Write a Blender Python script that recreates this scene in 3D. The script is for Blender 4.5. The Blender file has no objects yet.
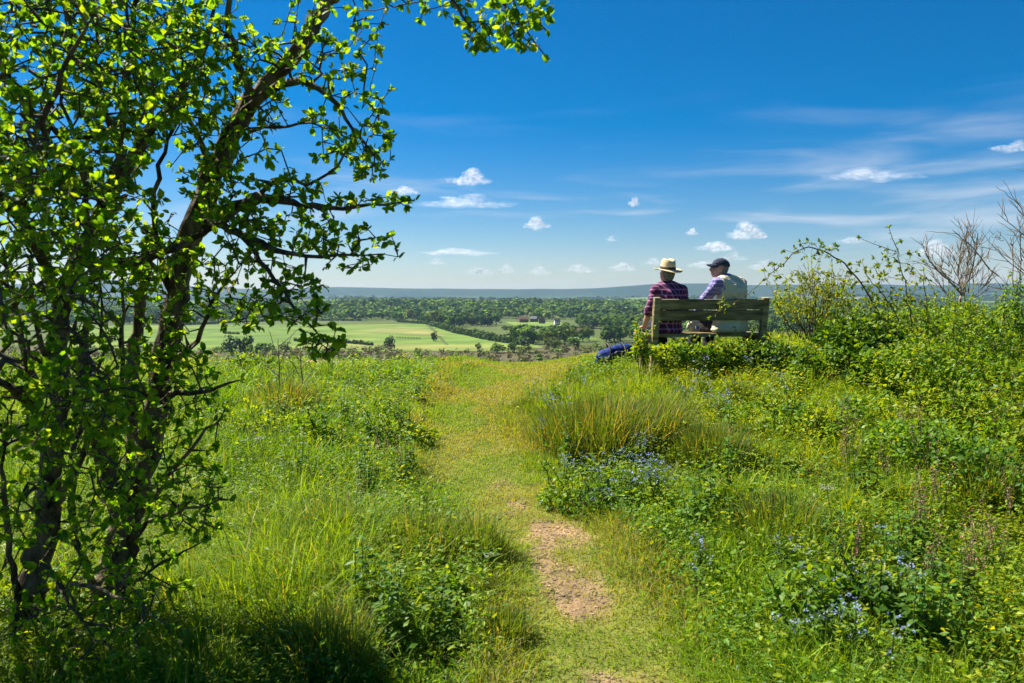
import bpy, bmesh, math, random
import numpy as np
from mathutils import Vector, Matrix

rng = np.random.default_rng(7)
random.seed(7)
R = math.radians
scene = bpy.context.scene
COL = scene.collection

# ------------------------------------------------------------------ camera
F = 800.0
PITCH = R(-3.25)
EYE = np.array([0.0, 0.0, 1.6])
cp, sp = math.cos(PITCH), math.sin(PITCH)


def ray(px, py):
    a = (px - 512) / F
    b = -(py - 341.5) / F
    d = np.array([a, cp - b * sp, sp + b * cp])
    return d


def at(px, py, d):
    """World point seen at that pixel with world y == d."""
    r = ray(px, py)
    return EYE + r * (d / r[1])


# ------------------------------------------------------------------ noise
def _hash(ix, iy, seed):
    n = (ix.astype(np.int64) * 374761393 + iy.astype(np.int64) * 668265263 + seed * 1442695041) & 0x7fffffff
    n = ((n ^ (n >> 13)) * 1274126177) & 0x7fffffff
    n = n ^ (n >> 16)
    return (n & 0xffff) / 65535.0


def vnoise(x, y, seed=0):
    x = np.asarray(x, float); y = np.asarray(y, float)
    ix = np.floor(x); iy = np.floor(y)
    fx = x - ix; fy = y - iy
    fx = fx * fx * (3 - 2 * fx); fy = fy * fy * (3 - 2 * fy)
    a = _hash(ix, iy, seed); b = _hash(ix + 1, iy, seed)
    c = _hash(ix, iy + 1, seed); d = _hash(ix + 1, iy + 1, seed)
    return a + (b - a) * fx + (c - a) * fy + (a - b - c + d) * fx * fy


def fbm(x, y, seed=0, o=3):
    s = 0; amp = 0.5; t = 0
    for i in range(o):
        s = s + amp * vnoise(np.asarray(x) * 2 ** i, np.asarray(y) * 2 ** i, seed + i * 17)
        t += amp; amp *= 0.5
    return s / t


def sstep(a, b, x):
    t = np.clip((np.asarray(x, float) - a) / (b - a), 0, 1)
    return t * t * (3 - 2 * t)


# ------------------------------------------------------------------ terrain
PROF_Y = [-60, -10, 0, 3, 6, 8, 10, 11.5, 13, 15, 18, 25, 45, 90, 180, 330, 450, 2600, 20000]
PROF_Z = [-3, -.5, -.1, .0, .20, .35, .47, .515, .50, .30, -.35, -2.6, -9.5, -20, -32, -39, -40.5, -40.5, -40.5]


def ground_z(x, y):
    x = np.asarray(x, float); y = np.asarray(y, float)
    z = np.interp(y, PROF_Y, PROF_Z)
    near = sstep(2.5, 8, y) * (1 - sstep(14, 26, y))
    z = z + near * (0.25 * sstep(0.0, 2.2, x) + 0.045 * np.clip(x - 2.2, 0, 12))
    z = z + (1 - sstep(16, 40, y)) * (0.07 * (fbm(x * .8 + 5, y * .8, 3) - .5) + .10 * (fbm(x * 1.9 + 11, y * 1.9, 27) - .5) * sstep(.55, 1.3, np.abs(x - np.interp(y, [1, 3.3, 4.5, 6, 8, 10.3, 12.8], [.42, .36, .27, -.2, -.47, -.15, .8]))))
    z = z + sstep(420, 700, y) * (5.0 * (fbm(x / 420, y / 420, 9) - .5)) * (1 - sstep(2000, 2500, y))
    z = z + 15 * np.exp(-((x - 60) / 420) ** 2 - ((y - 1950) / 380) ** 2) + 13 * np.exp(-((x + 420) / 330) ** 2 - ((y - 1850) / 300) ** 2) + 12 * np.exp(-((x - 700) / 380) ** 2 - ((y - 1900) / 360) ** 2)
    return z


def hit(px, py, far=2500.0):
    """Where the line of sight through that pixel meets the ground."""
    r = ray(px, py)
    t = np.concatenate([np.arange(1, 30, .02), np.geomspace(30, far, 6000)])
    p = EYE[None] + r[None] * t[:, None]
    below = p[:, 2] < ground_z(p[:, 0], p[:, 1])
    if not below.any():
        return None
    q = p[np.argmax(below)]
    return np.array([q[0], q[1], float(ground_z(q[0], q[1]))])


PATH = np.array([[.42, 1.0, .44], [.40, 3.3, .42], [.30, 4.5, .40], [.03, 5.3, .42], [-.20, 6.0, .46], [-.42, 7.1, .46], [-.47, 8.0, .44],
                 [-.33, 9.2, .52], [-.15, 10.3, .66], [.25, 11.6, .95], [.8, 12.8, 1.5], [1.6, 14.0, 1.6]])


def path_dist(x, y):
    """Signed distance to the edge of the path (negative inside)."""
    x = np.asarray(x, float); y = np.asarray(y, float)
    best = np.full(np.broadcast(x, y).shape, 1e9)
    for a, b in zip(PATH[:-1], PATH[1:]):
        ax, ay, aw = a; bx, by, bw = b
        vx, vy = bx - ax, by - ay
        t = np.clip(((x - ax) * vx + (y - ay) * vy) / (vx * vx + vy * vy), 0, 1)
        d = np.hypot(x - ax - t * vx, y - ay - t * vy) - (aw + t * (bw - aw))
        best = np.minimum(best, d)
    return best + .22 * (fbm(x * 2.3, y * 2.3, 21) - .5)


# ------------------------------------------------------------------ mesh collector
class MB:
    def __init__(s):
        s.V = []; s.T = []; s.Q = []; s.C = []; s.tm = []; s.qm = []; s.n = 0

    def add(s, V, T=None, Q=None, col=(.5, .5, .5), mat=0):
        V = np.asarray(V, float).reshape(-1, 3)
        c = np.asarray(col, float)
        if c.ndim == 1:
            c = np.repeat(c[None], len(V), 0)
        s.V.append(V); s.C.append(c)
        if T is not None and len(T):
            s.T.append(np.asarray(T, np.int64) + s.n); s.tm.append(np.full(len(T), mat))
        if Q is not None and len(Q):
            s.Q.append(np.asarray(Q, np.int64) + s.n); s.qm.append(np.full(len(Q), mat))
        s.n += len(V)

    def arrays(s):
        V = np.concatenate(s.V); C = np.concatenate(s.C)
        T = np.concatenate(s.T) if s.T else np.zeros((0, 3), np.int64)
        Q = np.concatenate(s.Q) if s.Q else np.zeros((0, 4), np.int64)
        tm = np.concatenate(s.tm) if s.tm else np.zeros(0)
        qm = np.concatenate(s.qm) if s.qm else np.zeros(0)
        return V, T, Q, C, tm, qm

    def mesh(s, name, mats, smooth=False):
        V, T, Q, C, tm, qm = s.arrays()
        me = bpy.data.meshes.new(name)
        me.vertices.add(len(V)); me.vertices.foreach_set('co', V.astype(np.float32).ravel())
        loops = np.concatenate([T.ravel(), Q.ravel()]).astype(np.int32)
        me.loops.add(len(loops)); me.loops.foreach_set('vertex_index', loops)
        st = np.concatenate([np.arange(len(T)) * 3, len(T) * 3 + np.arange(len(Q)) * 4]).astype(np.int32)
        me.polygons.add(len(st)); me.polygons.foreach_set('loop_start', st)
        me.polygons.foreach_set('material_index', np.concatenate([tm, qm]).astype(np.int32))
        me.polygons.foreach_set('use_smooth', np.full(len(st), bool(smooth)))
        me.update(calc_edges=True)
        a = me.attributes.new('col', 'FLOAT_COLOR', 'POINT')
        a.data.foreach_set('color', np.concatenate([C, np.ones((len(C), 1))], 1).astype(np.float32).ravel())
        for m in (mats if isinstance(mats, (list, tuple)) else [mats]):
            me.materials.append(m)
        return me

    def obj(s, name, mats, parent=None, smooth=False, loc=None):
        me = s.mesh(name, mats, smooth)
        return link(name, me, parent, loc)


def link(name, data, parent=None, loc=None):
    o = bpy.data.objects.new(name, data)
    COL.objects.link(o)
    if parent is not None:
        o.parent = parent
    if loc is not None:
        o.location = [float(v) for v in loc]
    return o


def tag(o, label=None, cat=None, group=None, kind=None):
    if label: o['label'] = label
    if cat: o['category'] = cat
    if group: o['group'] = group
    if kind: o['kind'] = kind
    return o


def empty(name, loc=(0, 0, 0), rz=0):
    o = link(name, None, None, loc)
    o.rotation_euler = (0, 0, rz)
    o.empty_display_size = .1
    return o


def copy_tree(o, parent=None):
    c = o.copy(); COL.objects.link(c)
    c.parent = parent
    for ch in list(o.children):
        copy_tree(ch, c)
    return c


ICO = {}
for sub in (1, 2):
    bm = bmesh.new(); bmesh.ops.create_icosphere(bm, subdivisions=sub, radius=1); bm.verts.index_update()
    ICO[sub] = (np.array([v.co[:] for v in bm.verts]), np.array([[v.index for v in f.verts] for f in bm.faces])); bm.free()


def norm(v):
    v = np.asarray(v, float)
    return v / (np.linalg.norm(v, axis=-1, keepdims=True) + 1e-9)


def add_leaves(mb, P, D, N, L, W, col, mat=0, fine=False):
    """Leaves folded along the midrib."""
    P = np.asarray(P, float); n = len(P)
    D = norm(D); S = norm(np.cross(D, N)); N = norm(np.cross(S, D))
    fold = rng.uniform(.0, .34, (n, 1)); curl = rng.normal(.14, .16, (n, 1)); twist = rng.normal(0, .10, (n, 1))
    L = np.broadcast_to(np.asarray(L, float), (n,))[:, None]
    W = np.broadcast_to(np.asarray(W, float), (n,))[:, None]
    col = np.asarray(col, float)
    if col.ndim == 1: col = np.repeat(col[None], n, 0)
    if fine:
        v = np.stack([P,
                      P + D * L * .5 - N * W * fold,
                      P + D * L * (1 - .3 * np.abs(curl)) - N * L * curl * 1.3 + S * W * twist * 2,
                      P + D * L * .3 + S * W * .46 + N * W * twist, P + D * L * .68 + S * W * .40 - N * L * curl * .5 + N * W * twist,
                      P + D * L * .3 - S * W * .46 - N * W * twist, P + D * L * .68 - S * W * .40 - N * L * curl * .5 - N * W * twist], 1)
        k = 7; i = np.arange(n)[:, None] * k
        Q = np.concatenate([i + np.array([[0, 3, 4, 1]]), i + np.array([[0, 1, 6, 5]])])
        T = np.concatenate([i + np.array([[1, 4, 2]]), i + np.array([[1, 2, 6]])])
    else:
        v = np.stack([P, P + D * L * .5 - N * W * fold, P + D * L - N * L * curl,
                      P + D * L * .42 + S * W * .5, P + D * L * .42 - S * W * .5], 1)
        k = 5; i = np.arange(n)[:, None] * k
        Q = np.concatenate([i + np.array([[0, 3, 2, 1]]), i + np.array([[0, 1, 2, 4]])])
        T = None
    mb.add(v.reshape(-1, 3), T, Q, np.repeat(col, k, 0), mat)


def add_blades(mb, P, ang, bend, H, W, col, tip=None, mat=0):
    n = len(P)
    dx = np.stack([np.cos(ang), np.sin(ang), np.zeros(n)], 1)
    tw = ang + np.pi / 2 + rng.normal(0, .6, n)
    sd = np.stack([np.cos(tw), np.sin(tw), np.zeros(n)], 1)
    H = np.asarray(H)[:, None]; bend = np.asarray(bend)[:, None]; W = np.asarray(W)[:, None]
    vs = []; cs = []
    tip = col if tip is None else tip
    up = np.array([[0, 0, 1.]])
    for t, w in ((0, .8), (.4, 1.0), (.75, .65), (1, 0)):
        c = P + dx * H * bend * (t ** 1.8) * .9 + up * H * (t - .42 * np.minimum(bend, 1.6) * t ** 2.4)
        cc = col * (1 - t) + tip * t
        if w:
            vs += [c - sd * W * w * .5, c + sd * W * w * .5]; cs += [cc, cc]
        else:
            vs += [c]; cs += [cc]
    v = np.stack(vs, 1); cc = np.stack(cs, 1)
    i = np.arange(n)[:, None] * 7
    Q = np.concatenate([i + np.array([[0, 1, 3, 2]]), i + np.array([[2, 3, 5, 4]])])
    T = i + np.array([[4, 5, 6]])
    mb.add(v.reshape(-1, 3), T, Q, cc.reshape(-1, 3), mat)


def add_tube(mb, pts, rad, sides=6, col=(.1, .08, .06), mat=0, cap=True, rough=0.0):
    pts = np.asarray(pts, float); n = len(pts)
    rad = np.broadcast_to(np.asarray(rad, float), (n,))
    tan = norm(np.gradient(pts, axis=0))
    ref = np.array([0, 0, 1.]) if abs(tan[0][2]) < .9 else np.array([1., 0, 0])
    u = norm(np.cross(tan[0], ref))
    rings = []
    a = np.arange(sides) * 2 * np.pi / sides
    ca, sa = np.cos(a)[:, None], np.sin(a)[:, None]
    for k in range(n):
        u = u - tan[k] * np.dot(u, tan[k]); u = u / (np.linalg.norm(u) + 1e-9)
        w = np.cross(tan[k], u)
        g = 1 if not rough else (1 + rough * 2 * (fbm(a * 1.3 + 3, k * .28 + a * .2, 19) - .5) + rough * (vnoise(a * 3.2, k * .6 + 0 * a, 23) - .5))[:, None]
        rings.append(pts[k] + rad[k] * (ca * u + sa * w) * g)
    V = np.concatenate(rings)
    j = np.arange(sides); j2 = (j + 1) % sides
    Q = np.concatenate([np.stack([k * sides + j, k * sides + j2, (k + 1) * sides + j2, (k + 1) * sides + j], 1) for k in range(n - 1)])
    T = None
    if cap:
        V = np.concatenate([V, pts[:1], pts[-1:]])
        b = n * sides
        T = np.concatenate([np.stack([j2, j, np.full(sides, b)], 1),
                            np.stack([(n - 1) * sides + j, (n - 1) * sides + j2, np.full(sides, b + 1)], 1)])
    mb.add(V, T, Q, col, mat)


def add_box(mb, c, s, rot=None, col=(.5, .5, .5), mat=0, bev=0.0):
    """Box with small chamfers on all its edges."""
    bm = bmesh.new()
    bmesh.ops.create_cube(bm, size=1)
    for v in bm.verts:
        v.co = Vector((v.co.x * s[0], v.co.y * s[1], v.co.z * s[2]))
    if bev:
        bmesh.ops.bevel(bm, geom=bm.edges[:], offset=bev, segments=2, affect='EDGES', profile=.5)
    add_bm(mb, bm, c, rot, col, mat)


def add_bm(mb, bm, c=(0, 0, 0), rot=None, col=(.5, .5, .5), mat=0):
    bm.verts.index_update()
    V = np.array([v.co[:] for v in bm.verts])
    if rot is not None:
        V = V @ np.array(rot).T
    V = V + np.asarray(c, float)
    T = []; Q = []
    for f in bm.faces:
        ix = [v.index for v in f.verts]
        if len(ix) == 4: Q.append(ix)
        else:
            for k in range(1, len(ix) - 1): T.append([ix[0], ix[k], ix[k + 1]])
    mb.add(V, T, Q, col, mat)
    bm.free()


def fuse(mb, name, voxel, mat, parent, smooth=6, loc=None, crease=0.0):
    """One continuous surface from overlapping solids."""
    o = mb.obj('tmp', mat)
    r_ = o.modifiers.new('r', 'REMESH'); r_.mode = 'VOXEL'; r_.voxel_size = voxel; r_.use_smooth_shade = True
    s_ = o.modifiers.new('s', 'SMOOTH'); s_.factor = .5; s_.iterations = smooth
    dg = bpy.context.evaluated_depsgraph_get(); dg.update()
    me = bpy.data.meshes.new_from_object(o.evaluated_get(dg))
    me.name = name
    bpy.data.objects.remove(o)
    if crease:
        nv = len(me.vertices); co_ = np.zeros(nv * 3, np.float32); no_ = np.zeros(nv * 3, np.float32)
        me.vertices.foreach_get('co', co_); me.vertices.foreach_get('normal', no_)
        co_ = co_.reshape(-1, 3); no_ = no_.reshape(-1, 3)
        f = fbm(co_[:, 0] * 9 + co_[:, 2] * 14 + 40, co_[:, 1] * 9 - co_[:, 2] * 11 + co_[:, 0] * 5, 5, 3)
        f = 1 - np.abs(f - .5) * 4
        me.vertices.foreach_set('co', (co_ + no_ * (crease * f)[:, None]).astype(np.float32).ravel())
    if not me.materials: me.materials.append(mat)
    else: me.materials[0] = mat
    return link(name, me, parent, loc)


def rot_xyz(rx=0, ry=0, rz=0):
    return np.array(Matrix.Rotation(rz, 3, 'Z') @ Matrix.Rotation(ry, 3, 'Y') @ Matrix.Rotation(rx, 3, 'X'))


# ------------------------------------------------------------------ materials
def new_mat(name):
    m = bpy.data.materials.new(name); m.use_nodes = True
    nt = m.node_tree; nt.nodes.clear()
    out = nt.nodes.new('ShaderNodeOutputMaterial')
    return m, nt, out


def nd(nt, typ, **kw):
    n = nt.nodes.new(typ)
    for k, v in kw.items():
        setattr(n, k, v)
    return n


def leaf_mat(name, trans=.45, tcol=(1.9, 1.75, .55), rough=.5, spec=.25, noise=0.0):
    m, nt, out = new_mat(name)
    at_ = nd(nt, 'ShaderNodeAttribute', attribute_name='col')
    oi = nd(nt, 'ShaderNodeObjectInfo')
    mr = nd(nt, 'ShaderNodeMapRange'); nt.links.new(oi.outputs['Random'], mr.inputs['Value'])
    mr.inputs['To Min'].default_value = 1 - noise; mr.inputs['To Max'].default_value = 1 + noise
    mx = nd(nt, 'ShaderNodeVectorMath', operation='SCALE')
    nt.links.new(at_.outputs['Color'], mx.inputs[0]); nt.links.new(mr.outputs[0], mx.inputs['Scale'])
    p = nd(nt, 'ShaderNodeBsdfPrincipled')
    p.inputs['Roughness'].default_value = rough
    p.inputs['Specular IOR Level'].default_value = spec
    nt.links.new(mx.outputs[0], p.inputs['Base Color'])
    t = nd(nt, 'ShaderNodeBsdfTranslucent')
    mu = nd(nt, 'ShaderNodeVectorMath', operation='MULTIPLY'); mu.inputs[1].default_value = tcol
    nt.links.new(mx.outputs[0], mu.inputs[0]); nt.links.new(mu.outputs[0], t.inputs['Color'])
    mix = nd(nt, 'ShaderNodeMixShader'); mix.inputs[0].default_value = trans
    nt.links.new(p.outputs[0], mix.inputs[1]); nt.links.new(t.outputs[0], mix.inputs[2])
    nt.links.new(mix.outputs[0], out.inputs['Surface'])
    return m


def solid_mat(name, c1, c2=None, scale=8.0, rough=.7, spec=.3, bump=0.0, bscale=None, stretch=(1, 1, 1), attr=False, detail=6, thr=(.35, .65)):
    m, nt, out = new_mat(name)
    p = nd(nt, 'ShaderNodeBsdfPrincipled')
    p.inputs['Roughness'].default_value = rough; p.inputs['Specular IOR Level'].default_value = spec
    tc = nd(nt, 'ShaderNodeTexCoord')
    mp = nd(nt, 'ShaderNodeMapping'); mp.inputs['Scale'].default_value = stretch
    nt.links.new(tc.outputs['Object'], mp.inputs['Vector'])
    nz = nd(nt, 'ShaderNodeTexNoise'); nz.inputs['Scale'].default_value = scale; nz.inputs['Detail'].default_value = detail
    nt.links.new(mp.outputs[0], nz.inputs['Vector'])
    rp = nd(nt, 'ShaderNodeValToRGB')
    rp.color_ramp.elements[0].position = thr[0]; rp.color_ramp.elements[1].position = thr[1]
    rp.color_ramp.elements[0].color = (*c1, 1); rp.color_ramp.elements[1].color = (*(c2 or c1), 1)
    nt.links.new(nz.outputs['Fac'], rp.inputs[0])
    if attr:
        a = nd(nt, 'ShaderNodeAttribute', attribute_name='col')
        mu = nd(nt, 'ShaderNodeVectorMath', operation='MULTIPLY')
        nt.links.new(a.outputs['Color'], mu.inputs[0]); nt.links.new(rp.outputs[0], mu.inputs[1])
        nt.links.new(mu.outputs[0], p.inputs['Base Color'])
    else:
        nt.links.new(rp.outputs[0], p.inputs['Base Color'])
    if bump:
        bz = nd(nt, 'ShaderNodeTexNoise'); bz.inputs['Scale'].default_value = bscale or scale * 3; bz.inputs['Detail'].default_value = 8
        nt.links.new(mp.outputs[0], bz.inputs['Vector'])
        bp = nd(nt, 'ShaderNodeBump'); bp.inputs['Strength'].default_value = bump; bp.inputs['Distance'].default_value = .02
        nt.links.new(bz.outputs['Fac'], bp.inputs['Height']); nt.links.new(bp.outputs[0], p.inputs['Normal'])
    nt.links.new(p.outputs[0], out.inputs['Surface'])
    return m


M = {}
M['leaf'] = leaf_mat('hawthorn_leaf', .58, (2.6, 2.25, .35))
M['grass'] = leaf_mat('grass_blade', .40, (2.1, 1.8, .35), rough=.55, spec=.2)
M['weed'] = leaf_mat('weed_leaf', .42, (2.3, 1.75, .4), noise=.2)
M['bramble'] = leaf_mat('bramble_leaf', .42, (2.4, 1.85, .4))
M['far_leaf'] = leaf_mat('far_leaf', .12, (1.5, 1.4, .6), rough=.9, spec=.05, noise=.30)
M['petal'] = leaf_mat('petal', .3, (1.1, 1.1, 1.1))
M['bark'] = solid_mat('bark', (.045, .034, .022), (.26, .21, .13), 14, .9, .15, 1.0, 40, (1, 1, .45), detail=10, thr=(.40, .72))
M['twig'] = solid_mat('twig', (.05, .037, .025), (.11, .085, .06), 20, .85, .2)
M['bare_twig'] = solid_mat('bare_twig', (.15, .115, .08), (.27, .215, .155), 20, .85, .2)
M['stem'] = solid_mat('green_stem', (.06, .09, .02), (.10, .12, .04), 20, .7, .2)
M['straw'] = solid_mat('dry_stalk', (.25, .18, .09), (.38, .30, .17), 20, .8, .2)
M['wood'] = solid_mat('weathered_wood', (.066, .055, .028), (.20, .165, .088), 5, .8, .25, .6, 14, (1, 6, 6), attr=True)
M['soil'] = solid_mat('ground_soil', (.62, .62, .6), (1.25, 1.2, 1.1), .9, .95, .1, .5, 30, attr=True)
M['field'] = solid_mat('field_grass', (.75, .8, .75), (1.25, 1.15, 1.2), .02, .95, .05, attr=True)
M['hill'] = solid_mat('hill_cover', (.75, .75, .75), (1.2, 1.2, 1.2), .02, .95, .05, attr=True)
M['path'] = solid_mat('trodden_path', (.7, .72, .68), (1.3, 1.2, 1.1), 5, .95, .1, .7, 40, attr=True)

# ------------------------------------------------------------------ world, sun, haze
SUN_AZ = R(-58)      # from straight ahead, to the left
SUN_EL = R(52)
w = bpy.data.worlds.new('World'); scene.world = w; w.use_nodes = True
nt = w.node_tree; nt.nodes.clear()
wo = nd(nt, 'ShaderNodeOutputWorld'); bg = nd(nt, 'ShaderNodeBackground')
sky = nd(nt, 'ShaderNodeTexSky', sky_type='NISHITA'); sky.sun_disc = False
sky.sun_elevation = SUN_EL; sky.sun_rotation = SUN_AZ
sky.air_density = 1.0; sky.dust_density = .3; sky.ozone_density = 6.0; sky.altitude = 150
hs = nd(nt, 'ShaderNodeHueSaturation'); hs.inputs['Saturation'].default_value = 1.5
nt.links.new(sky.outputs[0], hs.inputs['Color'])
tn = nd(nt, 'ShaderNodeVectorMath', operation='MULTIPLY'); tn.inputs[1].default_value = (.89, .83, .85)
nt.links.new(hs.outputs[0], tn.inputs[0])
# thin streaks of cirrus high in the sky
tc = nd(nt, 'ShaderNodeTexCoord')
mp = nd(nt, 'ShaderNodeMapping'); mp.inputs['Scale'].default_value = (2.2, 2.0, 17); mp.inputs['Rotation'].default_value = (0, R(7), 0)
mp.inputs['Location'].default_value = (3.1, 0.4, 1.7)
nt.links.new(tc.outputs['Generated'], mp.inputs['Vector'])
nz = nd(nt, 'ShaderNodeTexNoise'); nz.inputs['Scale'].default_value = 1.6; nz.inputs['Detail'].default_value = 8; nz.inputs['Distortion'].default_value = .5
nt.links.new(mp.outputs[0], nz.inputs['Vector'])
rp = nd(nt, 'ShaderNodeMapRange', interpolation_type='SMOOTHSTEP'); rp.inputs['From Min'].default_value = .50; rp.inputs['From Max'].default_value = .80
nt.links.new(nz.outputs['Fac'], rp.inputs['Value'])
sx = nd(nt, 'ShaderNodeSeparateXYZ'); nt.links.new(tc.outputs['Generated'], sx.inputs[0])
el = nd(nt, 'ShaderNodeMapRange', interpolation_type='SMOOTHSTEP')
el.inputs['From Min'].default_value = .26; el.inputs['From Max'].default_value = .08
nt.links.new(sx.outputs['Z'], el.inputs['Value'])
mm = nd(nt, 'ShaderNodeMath', operation='MULTIPLY'); nt.links.new(rp.outputs[0], mm.inputs[0]); nt.links.new(el.outputs[0], mm.inputs[1])
m2 = nd(nt, 'ShaderNodeMath', operation='MULTIPLY'); nt.links.new(mm.outputs[0], m2.inputs[0]); m2.inputs[1].default_value = .7
mx = nd(nt, 'ShaderNodeMixRGB'); mx.inputs['Color2'].default_value = (6.2, 6.6, 7.2, 1)
nt.links.new(m2.outputs[0], mx.inputs['Fac']); nt.links.new(tn.outputs[0], mx.inputs['Color1'])
nt.links.new(mx.outputs[0], bg.inputs['Color']); bg.inputs['Strength'].default_value = .051
nt.links.new(bg.outputs[0], wo.inputs['Surface'])

sl = bpy.data.lights.new('sun', 'SUN'); sl.energy = 5.0; sl.angle = R(.5); sl.color = (1, .94, .84)
so = link('sun', sl)
sv = Vector((math.sin(SUN_AZ) * math.cos(SUN_EL), math.cos(SUN_AZ) * math.cos(SUN_EL), math.sin(SUN_EL)))
so.rotation_euler = sv.to_track_quat('Z', 'Y').to_euler()
so.location = (-30, 10, 60)

m, nt, out = new_mat('haze_air')
pv = nd(nt, 'ShaderNodeVolumePrincipled'); pv.inputs['Color'].default_value = (.46, .70, 1.0, 1)
pv.inputs['Density'].default_value = 4.6e-5; pv.inputs['Anisotropy'].default_value = .2
nt.links.new(pv.outputs[0], out.inputs['Volume'])
M['haze'] = m
hz = MB(); add_box(hz, (0, 4700, 32), (19000, 9800, 196))
tag(hz.obj('haze', M['haze']), 'thin blue summer haze over the valley', 'haze', kind='stuff')

# ------------------------------------------------------------------ ground sheets
def grid_sheet(xs, ys, zf, colf, name, mat, kind='structure'):
    X, Y = np.meshgrid(xs, ys)
    Z = zf(X, Y)
    nx, ny = len(xs), len(ys)
    i = np.arange(ny - 1)[:, None] * nx + np.arange(nx - 1)[None]
    i = i.ravel()
    Q = np.stack([i, i + 1, i + nx + 1, i + nx], 1)
    mb = MB(); mb.add(np.stack([X.ravel(), Y.ravel(), Z.ravel()], 1), None, Q, colf(X.ravel(), Y.ravel()))
    o = mb.obj(name, mat, smooth=True)
    tag(o, kind=kind)
    return o


def ground_col(x, y):
    n = fbm(x * 1.1, y * 1.1, 31)[:, None]
    near = np.array([.035, .048, .012]) * (1 - n) + np.array([.055, .045, .02]) * n
    slope = np.array([.085, .080, .035])
    n2 = fbm(x / 60, y / 60, 5)[:, None]
    val = np.array([.050, .085, .022]) * (1 - n2) + np.array([.11, .135, .035]) * n2
    scrub = np.array([.105, .098, .055])
    a = sstep(14, 22, y)[:, None]; b = sstep(640, 720, y)[:, None]
    c = near * (1 - a) + (slope * .5 + scrub * .5) * a
    return c * (1 - b) + val * b


u = np.linspace(-1, 1, 361)
xs = 3 * np.sinh(u * 7.3) / np.sinh(7.3) * (math.sinh(7.3))
xs = 3 * np.sinh(u * 7.6)
v_ = np.linspace(-1, 1, 420)
vmin = -math.asinh((60 + 7) / 4.0); vmax = math.asinh((2600 - 7) / 4.0)
ys = 7 + 4 * np.sinh(np.linspace(vmin, vmax, 460))
grid_sheet(xs, ys, ground_z, ground_col, 'ground', M['soil'])


def hill_z(x, y):
    n = fbm(x / 1900 + 3, y / 1500, 77) - .5
    z = ground_z(x, np.minimum(y, 2600)) * (1 - sstep(2600, 2900, y)) + -40.5 * sstep(2600, 2900, y)
    z = z + 24 * np.exp(-((y - 3600 - 300 * n) / 420) ** 2) * (.6 + .9 * n + .3)
    z = z + (42 + 120 * n) * np.exp(-((y - 5000 - 900 * n) / 520) ** 2)
    left = sstep(600, -3200, x)
    z = z + (128 + 24 * left + 190 * (fbm(x / 1500 + 9, y * 0 + .5, 12) - .5)) * np.exp(-((y - 7600) / 760) ** 2)
    return z + (y > 2650) * 6 * (fbm(x / 300, y / 300, 15) - .5) * sstep(2650, 3000, y)


def hill_col(x, y):
    f = fbm(x / 420 + 7, y / 700, 141, 3)
    field = sstep(.55, .60, f) * (1 - .95 * sstep(6300, 7000, y)) * .8
    kind = vnoise(x / 330, y / 420, 150)[:, None]
    fc = np.array([.105, .165, .035]) * (1 - kind) + np.array([.19, .20, .07]) * kind
    wood = np.array([.016, .038, .018]) * (.7 + .6 * fbm(x / 160, y / 160, 160)[:, None])
    return wood * (1 - field[:, None]) + fc * field[:, None]


grid_sheet(np.linspace(-8200, 8200, 420), np.linspace(2600, 9300, 240), hill_z, hill_col, 'hills', M['hill'])

# trodden path: strip over the ground
def bare_of(x, y, t):
    v = fbm(x * 3.2 + 9, y * 2.2, 61, 5) + .14 * np.exp(-((y - 4.75) / .55) ** 2) - .14 * sstep(4.1, 3.5, y) - .09 * sstep(5.2, 6.0, y) - .30 * np.abs(t) ** 2
    return sstep(.57, .76, v + .10 * (fbm(x * 14, y * 14, 401, 2) - .5)) * (1 - .5 * sstep(6, 8, y))


ys = np.arange(1.0, 13.9, .07)
cx = np.interp(ys, PATH[:, 1], PATH[:, 0]); hw = np.interp(ys, PATH[:, 1], PATH[:, 2])
ts = np.linspace(-1, 1, 25)
X = cx[:, None] + hw[:, None] * 1.15 * ts[None] + .05 * (fbm(ys[:, None] * 3 + ts[None] * 0, ts[None] * 2 + 0 * ys[:, None], 44) - .5)
Y = np.repeat(ys[:, None], 25, 1)
Z = ground_z(X, Y) + .006
fl = X.ravel(), Y.ravel()
bare = bare_of(fl[0], fl[1], np.tile(ts, len(ys)))[:, None]
pc = np.array([.14, .16, .030]) * (1 - bare) + (np.array([.235, .165, .09]) * (.7 + .6 * fbm(fl[0] * 9, fl[1] * 9, 77, 3)[:, None])) * bare
i = (np.arange(len(ys) - 1)[:, None] * 25 + np.arange(24)[None]).ravel()
mb = MB(); mb.add(np.stack([X.ravel(), Y.ravel(), Z.ravel()], 1), None, np.stack([i, i + 1, i + 26, i + 25], 1), pc)
tag(mb.obj('path', M['path'], smooth=True), kind='structure')


def bareness(x, y):
    cxx = np.interp(y, PATH[:, 1], PATH[:, 0]); hww = np.interp(y, PATH[:, 1], PATH[:, 2])
    t = np.clip((x - cxx) / (hww * 1.15), -1.2, 1.2)
    return bare_of(x, y, t)


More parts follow.
